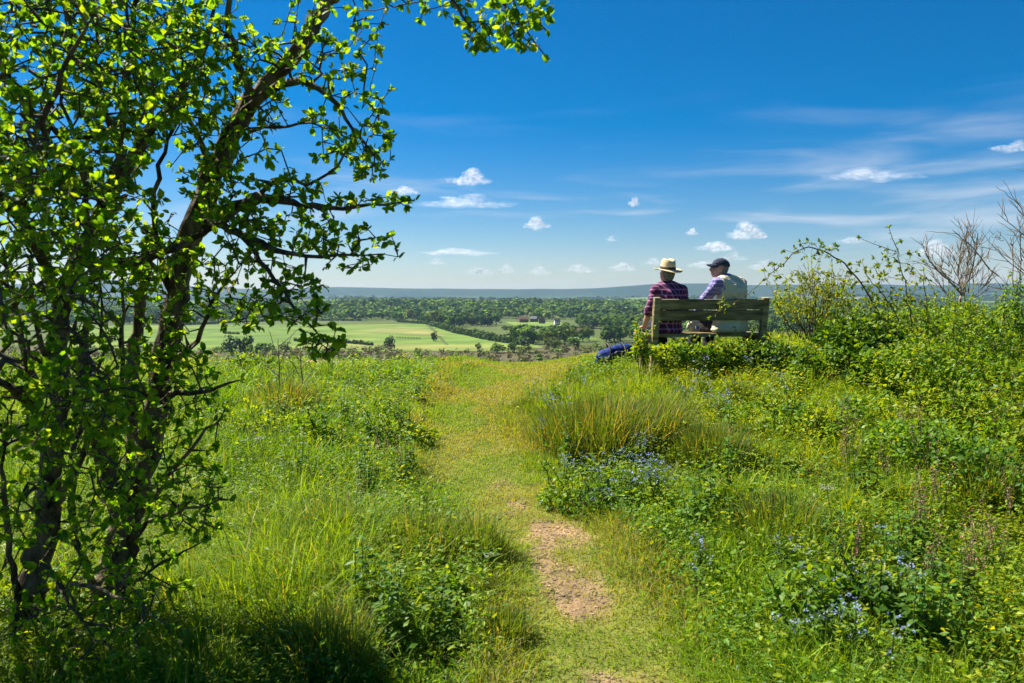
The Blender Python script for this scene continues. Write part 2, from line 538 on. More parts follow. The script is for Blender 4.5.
# pale sandy ground showing at the brow on the left
mb = MB(); c = np.array([-3.05, 13.2])
th = np.linspace(0, 2 * np.pi, 28, endpoint=False)
rr = 1 + .25 * np.sin(3 * th) + .1 * np.sin(7 * th)
ring = np.stack([c[0] + .75 * rr * np.cos(th), c[1] + .55 * rr * np.sin(th)], 1)
pts = np.concatenate([[c], c + (ring - c) * .5, ring])
Zp = ground_z(pts[:, 0], pts[:, 1]) + .05 - .045 * (np.linalg.norm((pts - c) / [.75, .55], axis=1) > .8)
j = np.arange(28); j2 = (j + 1) % 28
mb.add(np.c_[pts, Zp], np.stack([np.zeros(28, int), 1 + j, 1 + j2], 1), np.stack([1 + j, 29 + j, 29 + j2, 1 + j2], 1), (.42, .29, .20))
tag(mb.obj('sand_patch', M['path'], smooth=True), kind='structure')

# ------------------------------------------------------------------ valley fields
def field_sheet(poly, col, name, lift=.25, n=26):
    """A field lying on the valley floor, given by its corner points on the ground."""
    P = [np.array(p, float)[:2] for p in poly]
    a, b, c, d = P
    s = np.linspace(0, 1, n)
    S, T = np.meshgrid(s, s)
    G = (a[None, None] * ((1 - S) * (1 - T))[..., None] + b[None, None] * (S * (1 - T))[..., None]
         + c[None, None] * (S * T)[..., None] + d[None, None] * ((1 - S) * T)[..., None])
    X, Y = G[..., 0].ravel(), G[..., 1].ravel()
    Z = ground_z(X, Y) + lift
    nn = fbm(X / 90, Y / 60, 8)[:, None]
    cc = np.array(col) * (.82 + .4 * nn) * np.where(nn > .62, np.array([[1.15, 1.0, 1.1]]), 1.0)
    i = (np.arange(n - 1)[:, None] * n + np.arange(n - 1)[None]).ravel()
    mb = MB(); mb.add(np.c_[X, Y, Z], None, np.stack([i, i + 1, i + n + 1, i + n], 1), cc)
    o = mb.obj(name, M['field'], smooth=True)
    tag(o, kind='structure')


def H(px, py):
    return hit(px, py, 2600)


field_sheet([H(60, 352), H(452, 352), H(425, 324), H(60, 326)], (.110, .172, .034), 'field')
field_sheet([H(455, 352), H(545, 348), H(500, 337), H(430, 325)], (.115, .185, .035), 'field')
field_sheet([H(300, 349), H(540, 353), H(505, 347), H(330, 343)], (.145, .185, .045), 'field', .45)
field_sheet([H(515, 326), H(575, 327), H(560, 322.5), H(505, 322)], (.13, .21, .04), 'field')
field_sheet([H(530, 340), H(600, 340), H(585, 335), H(520, 335)], (.11, .19, .035), 'field')
field_sheet([H(580, 322), H(650, 321), H(640, 318.5), H(585, 319)], (.14, .20, .05), 'field')
field_sheet([H(350, 331), H(448, 337), H(430, 330), H(400, 327)], (.155, .185, .052), 'field', .45)

# ------------------------------------------------------------------ distant trees
def crown_tris(mb, c, rad, n, seed, base, size, squash=.9, mat=0, conifer=False):
    r = np.random.default_rng(seed)
    c = np.array(c, float)
    if conifer:
        t = r.random(n) ** .8
        ang = r.random(n) * 2 * np.pi
        rr = (1 - t) * rad * .45 * (.6 + .5 * r.random(n)) * (1 + .35 * np.sin(t * 40))
        P = c + np.stack([rr * np.cos(ang), rr * np.sin(ang), (t - .5) * 2 * rad], 1)
        N = np.stack([np.cos(ang), np.sin(ang), .4 + 0 * ang], 1)
    else:
        k = 13
        lc = norm(r.normal(size=(k, 3))) * (r.random((k, 1)) ** .5) * rad * np.array([.72, .72, .66 * squash])
        lr = rad * r.uniform(.26, .46, k)
        w = r.integers(0, k, n)
        N = norm(r.normal(size=(n, 3)) + np.array([0, 0, .25]))
        P = c + lc[w] + N * (lr[w] * r.uniform(.75, 1.12, n))[:, None]
    D = norm(np.cross(N, r.normal(size=(n, 3)))); S = np.cross(N, D)
    N = norm(N + r.normal(0, .16, (n, 3)))
    D = norm(np.cross(S, N))
    s = (size * rad * r.uniform(.6, 1.3, n))[:, None]
    V = np.stack([P - D * s, P + S * s * .8, P + D * s, P - S * s * .8], 1)
    b = np.array(base) * r.uniform(.72, 1.3, (n, 1)) * np.array([1, 1, 1])
    i = np.arange(n)[:, None] * 4
    mb.add(V.reshape(-1, 3), None, i + np.array([[0, 1, 2, 3]]), np.repeat(b, 4, 0), mat)


FAR_KINDS = [((.075, .140, .020), False), ((.105, .178, .022), False), ((.045, .090, .024), False), ((.125, .17, .026), False), ((.09, .13, .026), False)]


def far_tree_mesh(seed, kind, n=420):
    mb = MB()
    if kind == 'conifer':
        crown_tris(mb, (0, 0, .56), .46, n, seed, (.028, .055, .024), .13, conifer=True)
        add_tube(mb, [(0, 0, -.05), (0, 0, .5), (0, 0, .95)], [.02, .014, .004], 5, (.05, .04, .03), 1)
    else:
        crown_tris(mb, (0, 0, .50), .54, n, seed, FAR_KINDS[kind][0], .12, squash=1.1)
        add_tube(mb, [(0, 0, -.08), (0.01, 0, .2), (0, .01, .55)], [.04, .03, .012], 6, (.06, .05, .035), 1)
        for q in range(4):
            a = q * 1.6 + seed
            add_tube(mb, [(0, 0, .2), (.15 * math.cos(a), .15 * math.sin(a), .42), (.28 * math.cos(a), .28 * math.sin(a), .6)], [.016, .011, .004], 4, (.06, .05, .035), 1)
    return mb.mesh('far_tree', [M['far_leaf'], M['twig']])


far_meshes = {k: [far_tree_mesh(11 * k + s, k) for s in range(2)] for k in range(5)}
far_meshes['conifer'] = [far_tree_mesh(90, 'conifer'), far_tree_mesh(91, 'conifer')]
far_small = {}
for k in range(5):
    mb = MB(); crown_tris(mb, (0, 0, .5), .5, 60, 300 + k, FAR_KINDS[k][0], .26); far_small[k] = mb.arrays()

wood_edge_x = [-1500, 60, 180, 300, 400, 430, 455, 500, 545, 600, 650, 720, 1100, 2500]
wood_edge_y = [326, 325, 324, 319.5, 321, 325, 330, 338.5, 346, 345, 342, 338, 336, 336]


def to_px(x, y, z):
    d = np.array([x, y, z]) - EYE
    fy = d[1] * cp + d[2] * sp
    uz = -d[1] * sp + d[2] * cp
    return 512 + F * d[0] / fy, 341.5 - F * uz / fy


open_polys = [((500, 320.8), (580, 328)), ((470, 332.5), (545, 341)), ((580, 317.5), (652, 322)), ((548, 334.5), (600, 341))]
cands = []
r2 = np.random.default_rng(55)
tries = 0
while tries < 26000:
    tries += 1
    y = 640 + (2560 - 640) * r2.random() ** .8
    x = (r2.random() * 2 - 1) * (y * .82 + 120)
    z = float(ground_z(x, y))
    px, py = to_px(x, y, z)
    if py > np.interp(px, wood_edge_x, wood_edge_y): continue
    if any(a[0] < px < b[0] and a[1] < py < b[1] for a, b in open_polys): continue
    dens = fbm(np.array(x / 260), np.array(y / 190), 88)
    if dens < .36: continue
    if px > 540 and py > 322 and r2.random() < .45: continue
    cands.append((x, y, z, px, py))
print('wood candidates', len(cands))
r2.shuffle(cands)
# thin out so that crowns stand beside one another
cell = {}
kept = []
for x, y, z, px, py in cands:
    k = (int(x // 19), int(y // 24))
    if k in cell: continue
    cell[k] = 1; kept.append((x, y, z, px, py))
print('wood trees', len(kept))
vis = [t for t in kept if 150 < t[3] < 880]
vis.sort(key=lambda t: t[1] + 300 * r2.random())
ind = vis[:230]
indset = set(id(t) for t in ind)
rest = [t for t in kept if id(t) not in indset]
TREE_LABEL = {0: 'mid green broadleaf tree in the wood across the valley', 1: 'light green round-headed tree in the wood across the valley',
              2: 'dark green broadleaf tree in the wood across the valley', 3: 'yellowish green tree in the wood across the valley',
              4: 'olive green tree in the wood across the valley', 'conifer': 'dark pointed conifer standing among the wood across the valley'}


def put_far_tree(x, y, z, kind, hgt, wid, label, group, cat='tree', name='tree'):
    o = link('conifer_tree' if kind == 'conifer' else name, random.choice(far_meshes[kind]), None, (x, y, z - .3))
    o.scale = (wid, wid, hgt); o.rotation_euler = (0, 0, random.random() * 6.28)
    tag(o, label, cat, group)
    return o


for x, y, z, px, py in ind:
    kind = r2.choice(5, p=[.3, .26, .2, .1, .14])
    if r2.random() < .025: kind = 'conifer'
    else: kind = int(kind)
    h = r2.uniform(13, 21) * (1 + .25 * sstep(900, 1500, np.array(y))) * (1.15 if kind == 'conifer' else 1)
    put_far_tree(x, y, z, kind, h, h * (.55 if kind == 'conifer' else r2.uniform(.95, 1.3)), TREE_LABEL[kind], 'trees of the wood across the valley, %s' % ('conifers' if kind == 'conifer' else ['mid green', 'light green', 'dark green', 'yellowish', 'olive'][kind]))
for px in (365, 373, 499):
    p = H(px, 312); put_far_tree(p[0], p[1], p[2], 'conifer', 25, 15, TREE_LABEL['conifer'], 'trees of the wood across the valley, conifers')

mb = MB()


def merge_small(mb, lst, hmin, hmax, wmul=1.0):
    byk = {}
    for t in lst:
        byk.setdefault(int(r2.choice(5, p=[.3, .22, .26, .08, .14])), []).append(t)
    for k, ts_ in byk.items():
        V, T, Q, C, _, _ = far_small[k]
        P = np.array([t[:3] for t in ts_]); n = len(P)
        h = r2.uniform(hmin, hmax, n)
        a = r2.random(n) * 6.28
        ca, sa = np.cos(a), np.sin(a)
        X = (V[None, :, 0] * ca[:, None] - V[None, :, 1] * sa[:, None]) * (h * wmul)[:, None] + P[:, 0:1]
        Y = (V[None, :, 0] * sa[:, None] + V[None, :, 1] * ca[:, None]) * (h * wmul)[:, None] + P[:, 1:2]
        Z = V[None, :, 2] * h[:, None] + P[:, 2:3] - .06 * h[:, None]
        cc = C[None] * r2.uniform(.7, 1.25, (n, 1, 1))
        mb.add(np.stack([X, Y, Z], -1).reshape(-1, 3), None, (Q[None] + (np.arange(n) * len(V))[:, None, None]).reshape(-1, 4), cc.reshape(-1, 3))


merge_small(mb, rest, 14, 25, 1.15)
tag(mb.obj('woodland', M['far_leaf']), 'mass of small tree crowns filling the valley behind the nearer trees', 'wood', kind='stuff')
# woods on the hills
lst = []
n = 0
while len(lst) < 4200:
    y = r2.uniform(2300, 5400); x = (r2.random() * 2 - 1) * y * .8
    f = fbm(np.array(x / 520), np.array(y / 330), 99)
    if f < .45: continue
    if y > 2700 and fbm(np.array(x / 420 + 7), np.array(y / 700), 141, 3) > .56: continue
    z = float(hill_z(np.array(x), np.array(y))) if y > 2600 else float(ground_z(x, y))
    lst.append((x, y, z))
mb = MB(); merge_small(mb, lst, 12, 19, 1.9)
tag(mb.obj('hill_woodland', M['far_leaf']), 'blue-green forest cover on the hills along the skyline', 'wood', kind='stuff')

# free-standing trees by the fields
for (px, py, wpx, ar, kind, label) in [
    (390, 350.5, 15, .95, 2, 'single round dark tree in the middle of the near edge of the field'),
    (233, 355.5, 20, 1.0, 2, 'dark tree, the left one of the clump below the big field'),
    (247, 355, 19, 1.1, 0, 'middle tree of the dark clump below the big field'),
    (262, 355, 17, .8, 0, 'low right-hand tree of the dark clump below the big field'),
    (286, 352, 15, .7, 4, 'olive bush-like tree beside the dark clump below the big field'),
    (434, 341.5, 8, 1.3, 2, 'small dark narrow tree by the fence on the pale field'),
    (478, 351, 7, 1.2, 2, 'small upright dark tree at the corner of the lower field'),
    (497, 353, 16, .75, 1, 'light green wide tree at the foot of the lower field'),
    (513, 353, 15, .75, 0, 'mid green wide tree next to the light one at the foot of the lower field'),
    (528, 344, 17, .9, 2, 'dark tree at the tip of the hedge between the two fields'),
    (553, 352, 18, .8, 4, 'olive tree above the scrub left of the blue bag'),
    (575, 350, 17, .85, 0, 'mid green tree above the scrub nearest the blue bag')]:
    p = H(px, py)
    wd = wpx * p[1] / F
    put_far_tree(p[0], p[1], p[2], kind, wd * ar * 1.05, wd, label, 'single trees beside the valley fields')


# hedges between the fields
def hedge(pxs, hgt, wid, label, seed, base=(.06, .10, .025)):
    P = np.array([H(*p) for p in pxs])
    d = np.r_[0, np.cumsum(np.linalg.norm(np.diff(P[:, :2], axis=0), axis=1))]
    n = max(4, int(d[-1] / (wid * .7)))
    mb = MB(); r = np.random.default_rng(seed)
    for t in np.linspace(0, d[-1], n):
        x = np.interp(t, d, P[:, 0]); y = np.interp(t, d, P[:, 1])
        s = r.uniform(.7, 1.25)
        crown_tris(mb, (x - P[0, 0], y - P[0, 1], float(ground_z(x, y)) - P[0, 2] + hgt * .42 * s), wid * .62 * s, 70, seed * 31 + int(t), base, .26, squash=hgt / wid)
    o = mb.obj('hedge', M['far_leaf'], loc=P[0])
    tag(o, label, 'hedge', 'hedges between the valley fields')


hedge([(432, 326), (455, 333), (480, 338.5), (505, 343), (525, 346)], 7, 9, 'dark hedge sloping down between the large and the small field', 5)
hedge([(296, 341.5), (320, 342), (345, 343.5), (372, 346)], 3.5, 5, 'low gappy hedge crossing the near part of the big field', 6)
hedge([(180, 325.5), (240, 322.5), (300, 320.5), (360, 321)], 4, 6, 'long dark hedge along the top of the big field', 7)
hedge([(398, 322), (430, 324.5)], 5, 7, 'short dark hedge at the top right corner of the big field', 8)
hedge([(505, 330), (530, 329), (560, 329.5), (590, 330)], 5, 7, 'hedge below the bright green field near the houses', 9)
hedge([(225, 334), (238, 334.5)], 3, 4, 'short line of bushes alone inside the big field', 10)
hedge([(600, 323.5), (625, 323), (645, 322.5)], 5, 7, 'hedge below the small far field left of the bench', 12)

# a post and rail fence in the pale part of the field
fr = empty('field_fence', H(397, 338.5))
tag(fr, 'short dark post and rail fence in the pale corner of the big field', 'fence')
p0, p1 = H(397, 338.5), H(420, 339.5)
k = 9
for q in range(k):
    p = p0 + (p1 - p0) * q / (k - 1) - p0
    mb = MB(); add_box(mb, p + [0, 0, .9], (.5, .3, 2.2), None, (.06, .05, .04), 0, .03); mb.obj('post', M['twig'], fr)
for zz in (.9, 1.6):
    mb = MB(); add_tube(mb, [np.array([0, 0, zz]), (p1 - p0) * .5 + [0, 0, zz], p1 - p0 + [0, 0, zz]], .14, 6); mb.obj('rail', M['twig'], fr)

# scrub on the lower slope: brown leafless thicket, one mass
mb = MB(); cnt = 0
r3 = np.random.default_rng(8)
lst = []
while cnt < 2300:
    y = r3.uniform(300, 700); x = (r3.random() * 2 - 1) * (y * .8)
    px, py = to_px(x, y, float(ground_z(x, y)))
    if py < np.interp(px, [0, 150, 300, 420, 480, 560, 700, 1024], [352, 352, 351, 352.5, 355, 350, 346, 340]) + 3 * (fbm(px / 20, 0, 4) - .5): continue
    lst.append((x, y, float(ground_z(x, y)))); cnt += 1
kb = [((.17, .14, .075), .5), ((.14, .155, .045), .3), ((.09, .14, .025), .2)]
tmpl = []
for q, (b, pr) in enumerate(kb):
    t = MB(); crown_tris(t, (0, 0, .42), .5, 46, 700 + q, b, .2); tmpl.append(t.arrays())
which = r3.choice(3, size=len(lst), p=[.42, .33, .25])
for q in range(3):
    V, T, Q, C, _, _ = tmpl[q]
    P = np.array([t for t, wq in zip(lst, which) if wq == q]); n = len(P)
    s = r3.uniform(4.5, 10, n) * (1.25 if q == 2 else 1)
    a = r3.random(n) * 6.28; ca, sa = np.cos(a), np.sin(a)
    X = (V[None, :, 0] * ca[:, None] - V[None, :, 1] * sa[:, None]) * s[:, None] + P[:, :1]
    Y = (V[None, :, 0] * sa[:, None] + V[None, :, 1] * ca[:, None]) * s[:, None] + P[:, 1:2]
    Z = V[None, :, 2] * (s * .75)[:, None] + P[:, 2:3]
    cc = C[None] * r3.uniform(.7, 1.25, (n, 1, 1))
    mb.add(np.stack([X, Y, Z], -1).reshape(-1, 3), None, (Q[None] + (np.arange(n) * len(V))[:, None, None]).reshape(-1, 4), cc.reshape(-1, 3))
tag(mb.obj('scrub', M['far_leaf']), 'grey-brown scrub thicket covering the slope below the brow', 'scrub', kind='stuff')

# ------------------------------------------------------------------ houses in the valley
M['brick'] = solid_mat('house_brick', (.15, .085, .062), (.21, .12, .085), 3, .9, .1)
M['render_wall'] = solid_mat('white_render', (.68, .66, .6), (.8, .78, .73), 2, .9, .1)
M['tile'] = solid_mat('roof_tile', (.115, .070, .052), (.17, .095, .07), 3, .9, .1)
M['slate'] = solid_mat('roof_slate', (.09, .09, .10), (.15, .145, .15), 3, .8, .2)
M['pane'] = solid_mat('window_pane', (.02, .025, .03), None, 3, .15, .6)


def house(px, py, rz, L, wallm, roofm, label, chim=1):
    p = H(px, py)
    t = empty('house', p, rz); tag(t, label, 'house')
    D, hgt, rh = L * .62, 5.4, 3.6
    mb = MB(); add_box(mb, (0, 0, hgt / 2 - .5), (L, D, hgt + 1))
    mb.add([(-L / 2, -D / 2, hgt), (-L / 2, D / 2, hgt), (-L / 2, 0, hgt + rh), (L / 2, -D / 2, hgt), (L / 2, D / 2, hgt), (L / 2, 0, hgt + rh)], [[0, 2, 1], [3, 4, 5]])
    mb.obj('wall', wallm, t)
    mb = MB(); e = .5; zr = hgt + rh + .12; ze = hgt - e * rh / (D / 2) + .12
    y1 = D / 2 + e; x1 = L / 2 + .4
    for s in (-1, 1):
        a = [(-x1, s * y1, ze), (x1, s * y1, ze), (x1, 0, zr), (-x1, 0, zr)]
        bq = [(q[0], q[1], q[2] + .25) for q in a]
        mb.add(a + bq, None, [[0, 1, 2, 3], [4, 5, 6, 7], [0, 1, 5, 4], [1, 2, 6, 5], [3, 0, 4, 7]])
    rf = mb.obj('roof', roofm, t)
    for q in range(chim):
        mb = MB(); add_box(mb, ((-1) ** q * L * .36, .6, hgt + rh + .4), (.9, 1.2, 2.6), None, (.2, .1, .07), 0, .04); mb.obj('chimney', M['brick'], rf)
    for s in (-1, 1):
        for xx in (-L * .32, 0, L * .32):
            for zz in (1.4, 3.9):
                mb = MB(); add_box(mb, (xx, s * (D / 2 + .03), zz), (1.3, .12, 1.25), None, (.03, .03, .03), 0, .02); mb.obj('window', M['pane'], t)
    mb = MB(); add_box(mb, (L * .16, -D / 2 - .04, 1.05), (1.0, .14, 2.1), None, (.1, .05, .04), 0, .02); mb.obj('door', M['twig'], t)


house(523, 322.5, R(20), 15, M['brick'], M['tile'], 'long brick house with red tiled roof, left end of the hamlet among trees', 2)
house(534, 322, R(-25), 11, M['brick'], M['slate'], 'brick house with grey slate roof in the middle of the hamlet among trees')
house(542, 323.5, R(60), 10, M['brick'], M['tile'], 'small brick house with red roof seen gable-on beside the white cottage')
house(557, 325, R(15), 8, M['render_wall'], M['slate'], 'small white cottage standing by a bright green field')
house(577, 337, R(-15), 11, M['brick'], M['tile'], 'brick house with brown-red roof above the scrub left of the bag')
house(588, 335, R(40), 10, M['brick'], M['tile'], 'brick house half hidden by trees nearest the straw-hatted man', 2)

# ------------------------------------------------------------------ cumulus clouds
m, nt, out = new_mat('cloud_vapour')
d1 = nd(nt, 'ShaderNodeBsdfDiffuse'); d1.inputs['Color'].default_value = (.97, .97, .98, 1)
t1 = nd(nt, 'ShaderNodeBsdfTranslucent'); t1.inputs['Color'].default_value = (.97, .97, .98, 1)
mxs = nd(nt, 'ShaderNodeMixShader'); mxs.inputs[0].default_value = .5
nt.links.new(d1.outputs[0], mxs.inputs[1]); nt.links.new(t1.outputs[0], mxs.inputs[2])
tr = nd(nt, 'ShaderNodeBsdfTransparent')
tcn = nd(nt, 'ShaderNodeTexCoord')
nzc = nd(nt, 'ShaderNodeTexNoise'); nzc.inputs['Scale'].default_value = .012; nzc.inputs['Detail'].default_value = 4
nt.links.new(tcn.outputs['Object'], nzc.inputs['Vector'])
mrc = nd(nt, 'ShaderNodeMapRange'); mrc.inputs['From Min'].default_value = .3; mrc.inputs['From Max'].default_value = .75
mrc.inputs['To Min'].default_value = .0; mrc.inputs['To Max'].default_value = .13
nt.links.new(nzc.outputs['Fac'], mrc.inputs['Value'])
mxc = nd(nt, 'ShaderNodeMixShader')
nt.links.new(mrc.outputs[0], mxc.inputs[0]); nt.links.new(tr.outputs[0], mxc.inputs[1]); nt.links.new(mxs.outputs[0], mxc.inputs[2])
nt.links.new(mxc.outputs[0], out.inputs['Surface'])
M['cloud'] = m
M['faint_cloud'] = m.copy()
for nn_ in M['faint_cloud'].node_tree.nodes:
    if nn_.type == 'MAP_RANGE': nn_.inputs['To Min'].default_value = .0; nn_.inputs['To Max'].default_value = .07


def cloud(px, py, wpx, hpx, label, seed, dens=1.0, mat='cloud'):
    dist = 15000.0
    c = at(px, py, dist)
    Wd, Hd = .86 * wpx * dist / F, .82 * hpx * dist / F
    r = np.random.default_rng(seed)
    V, T = ICO[2]
    balls = [(np.array([0, 0, -Hd * .16]), np.array([Wd * .32, Wd * .15, Hd * .16]))]
    for q in range(int(60 * dens)):
        t = r.normal(0, .26)
        top = math.exp(-(t / .30) ** 2) * (.45 + .55 * math.sin(seed + 4 * t) ** 2)
        sz = r.uniform(.035, .11) * (1.15 - 1.0 * min(1, abs(t) * 1.6))
        balls.append((np.array([t * Wd, r.normal(0, .12) * Wd, (r.random() * top - .30) * Hd * .95]), np.array([Wd, Wd * .7, Hd * 1.9]) * sz))
    bmj = bmesh.new()
    for lay, sc_ in enumerate((1.9, 1.5, 1.18, .92, .68, .45)):
        mb = MB()
        for c_, s_ in balls:
            jit = 1 + .10 * r.normal(size=(len(V), 1))
            mb.add(c_ + V * jit * s_ * sc_, T, None, (1, 1, 1))
        t_ = fuse(mb, 'tmp', Wd / 75, M[mat], None, 2)
        bmj.from_mesh(t_.data); bpy.data.objects.remove(t_)
    me = bpy.data.meshes.new('cloud'); bmj.to_mesh(me); bmj.free(); me.materials.append(M[mat])
    o = link('cloud', me, None, c)
    tag(o, label, 'cloud')


cloud(470, 179, 44, 15, 'small bright white cloud in the open sky above the path', 1)
cloud(537, 224, 28, 12, 'small round white cloud low in the sky right of the path', 2)
cloud(405, 190, 28, 11, 'small white cloud just right of the hawthorn twig tip', 3)
cloud(634, 202, 13, 11, 'tiny round cloud high above the straw hat', 4, .6)
cloud(747, 233, 42, 17, 'largest of the white clouds above the man in the cap', 5)
cloud(716, 246, 38, 14, 'flat lower cloud left of the largest one above the man in the cap', 6)
cloud(692, 232, 14, 8, 'tiny cloud between the hat and the largest cloud', 7, .6)
cloud(733, 257, 30, 9, 'thin low cloud right above the cap', 8, .7, mat='faint_cloud')
cloud(480, 271, 32, 9, 'low faint cloud over the hills, leftmost of the row on the skyline', 9, .8, mat='faint_cloud')
cloud(507, 269, 20, 12, 'upright faint puff over the hills, second in the row on the skyline', 10, .8, mat='faint_cloud')
cloud(540, 271, 26, 9, 'faint cloud over the hills in the middle of the row on the skyline', 11, .8, mat='faint_cloud')
cloud(580, 269, 34, 9, 'long faint cloud over the hills, fourth in the row on the skyline', 12, .8, mat='faint_cloud')
cloud(622, 267, 30, 11, 'faint cloud over the hills just left of the straw hat', 13, .8, mat='faint_cloud')
cloud(437, 262, 18, 7, 'faint small cloud over the hills right of the hawthorn branch tip', 14, .6, mat='faint_cloud')
cloud(938, 250, 44, 17, 'white cloud behind the bare tree', 15)
cloud(1010, 147, 44, 11, 'pale cloud at the right edge high above the bare tree', 16, mat='faint_cloud')
cloud(611, 239, 12, 6, 'tiny faint cloud to the upper left of the straw hat', 17, .5, mat='faint_cloud')
cloud(872, 175, 105, 11, 'flat streaky cloud high over the rose stems', 18, .6, mat='faint_cloud')

cloud(704, 264, 34, 9, 'faint flat cloud just left of the cap, low over the skyline', 19, .8, mat='faint_cloud')
cloud(765, 266, 40, 10, 'faint flat cloud just above the right end of the bench back', 20, .8, mat='faint_cloud')
cloud(655, 262, 26, 8, 'faint cloud right behind the straw hat', 21, .7, mat='faint_cloud')
cloud(850, 240, 26, 9, 'faint cloud seen through the arching rose stems', 22, .7, mat='faint_cloud')
cloud(465, 203, 110, 10, 'long thin streak of cloud below the bright cloud over the path', 23, .8, mat='faint_cloud')
cloud(460, 252, 90, 7, 'long thin streak of cloud just over the skyline row on the left', 24, .8, mat='faint_cloud')

# ------------------------------------------------------------------ growing woody plants
class Grow:
    def __init__(s, seed):
        s.r = np.random.default_rng(seed)
        s.pos = []; s.par = []; s.lim = []

    def limb(s, pts, rads, parent=None, step=.06):
        pts = np.asarray(pts, float); rads = np.asarray(rads, float)
        d = np.r_[0, np.cumsum(np.linalg.norm(np.diff(pts, axis=0), axis=1))]
        n = max(2, int(d[-1] / step))
        tt = np.linspace(0, d[-1], n)
        # smooth the polyline a little
        Q = np.stack([np.interp(tt, d, pts[:, k]) for k in range(3)], 1)
        for _ in range(4):
            Q[1:-1] = .25 * Q[:-2] + .5 * Q[1:-1] + .25 * Q[2:]
        Q[1:-1] += s.r.normal(0, step * .10, (n - 2, 3))
        rr = np.interp(tt, d, rads)
        p = -1
        if parent == 'near':
            A = np.array(s.pos); k = int(np.argmin(((A - Q[0]) ** 2).sum(1))); p = k
        ids = []
        for q, r_ in zip(Q, rr):
            s.pos.append(q); s.par.append(p); s.lim.append(r_); p = len(s.pos) - 1; ids.append(p)
        return ids

    def attract(s, A, step=.05, wob=.25, sag=0.0, pull=.35):
        A = np.asarray(A, float)
        base = np.array(s.pos)
        d0 = np.array([((base - a) ** 2).sum(1).min() for a in A])
        for a in A[np.argsort(d0)]:
            B = np.array(s.pos) if len(s.pos) < 400 else s._arr()
            dd = ((B - a) ** 2).sum(1)
            k = int(np.argmin(dd)); L = math.sqrt(dd[k])
            if L < step * .5: continue
            n = max(1, int(L / step))
            p0 = B[k].copy()
            pp = s.par[k]
            tdir = norm(p0 - s.pos[pp]) if pp >= 0 else np.array([0, 0, 1.])
            c = p0 + tdir * L * pull + s.r.normal(0, wob * L * .35, 3)
            prev = k
            for q in range(1, n + 1):
                t = q / n
                x = (1 - t) ** 2 * p0 + 2 * t * (1 - t) * c + t * t * a
                x[2] -= sag * L * math.sin(math.pi * t) * .3
                if q < n: x = x + s.r.normal(0, step * .14, 3)
                s.pos.append(x); s.par.append(prev); s.lim.append(0.0); prev = len(s.pos) - 1

    def _arr(s):
        return np.array(s.pos)

    def finish(s, tip=.0021, expo=2.2):
        n = len(s.pos)
        ch = [[] for _ in range(n)]
        for i, p in enumerate(s.par):
            if p >= 0: ch[p].append(i)
        r = np.zeros(n)
        acc = np.zeros(n)
        for i in range(n - 1, -1, -1):
            v = tip if not ch[i] else max(tip, (acc[i]) ** (1 / expo))
            if s.lim[i] > 0: v = s.lim[i]
            else: v = min(v, .02)
            r[i] = v
            if s.par[i] >= 0: acc[s.par[i]] += v ** expo
        s.rad = r; s.ch = ch
        s.P = np.array(s.pos)
        chains = []
        starts = [i for i in range(n) if s.par[i] < 0]
        st = list(starts)
        while st:
            i = st.pop()
            chain = ([s.par[i]] if s.par[i] >= 0 else []) + [i]
            while ch[i]:
                # follow the child that belongs to the same limb, else the thickest
                nx = max(ch[i], key=lambda c: (r[c], -c))
                for c in ch[i]:
                    if c != nx: st.append(c)
                i = nx; chain.append(i)
            chains.append(chain)
        return chains

    def mesh(s, chains, thick, mats_thick, parent, names=('trunk', 'branches'), mats_thin=None, sides=(10, 5), bumpy=.0):
        a = MB(); b = MB()
        for c in chains:
            P = s.P[c]; rr = s.rad[c].copy()
            if s.par[c[1] if len(c) > 1 else c[0]] >= 0 and len(c) > 2:
                rr[0] = rr[1]
            big = rr.max() > thick
            if bumpy and big:
                rr = rr * (1 + bumpy * s.r.normal(size=len(rr)))
            if len(c) < 2: continue
            add_tube(a if big else b, P, rr, sides[0] if big else sides[1], rough=.35 if big and sides[0] > 10 else 0)
        out = []
        if a.n: out.append(a.obj(names[0], mats_thick, parent, smooth=True))
        if b.n: out.append(b.obj(names[1], mats_thin or mats_thick, parent, smooth=True))
        return out

    def leaf_sites(s, rmax, prob, along=1):
        P = []; D = []
        for i in range(len(s.pos)):
            if s.rad[i] > rmax or s.par[i] < 0: continue
            d = s.P[i] - s.P[s.par[i]]
            tip = not s.ch[i]
            k = s.r.integers(5, 10) if tip else (s.r.integers(1, along + 1) if s.r.random() < prob else 0)
            for _ in range(k):
                P.append(s.P[i] + s.r.normal(0, .004, 3)); D.append(norm(d) * (.8 if tip else .35) + norm(s.r.normal(size=3)) * .9)
        return np.array(P), np.array(D)


DENSE = 1.0


def region(r, cx, cy, rx, ry, d0, d1, n):
    n = int(n * DENSE); out = []
    while len(out) < n:
        a, b = r.uniform(-1, 1, 2)
        if a * a + b * b > 1: continue
        out.append(at(cx + a * rx, cy + b * ry, r.uniform(d0, min(d1, 3.8) if d1 < 6 else d1)))
    return out


LEAFCOL = np.array([[.085, .19, .012], [.115, .225, .012], [.055, .14, .014], [.15, .25, .014], [.10, .21, .012], [.16, .225, .02]])


def leaf_cols(r, n, pal=LEAFCOL, var=.2):
    return pal[r.integers(0, len(pal), n)] * r.uniform(1 - var, 1 + var, (n, 1))


def px_limb(pts):
    """(px, py, depth) corners to world points."""
    return [at(*p) for p in pts]


# ------------------------------------------------------------------ the hawthorn leaning over the left of the view
def foot(px, d):
    x = (px - 512) / F * d
    return np.array([x, d, float(ground_z(x, d)) - .08])


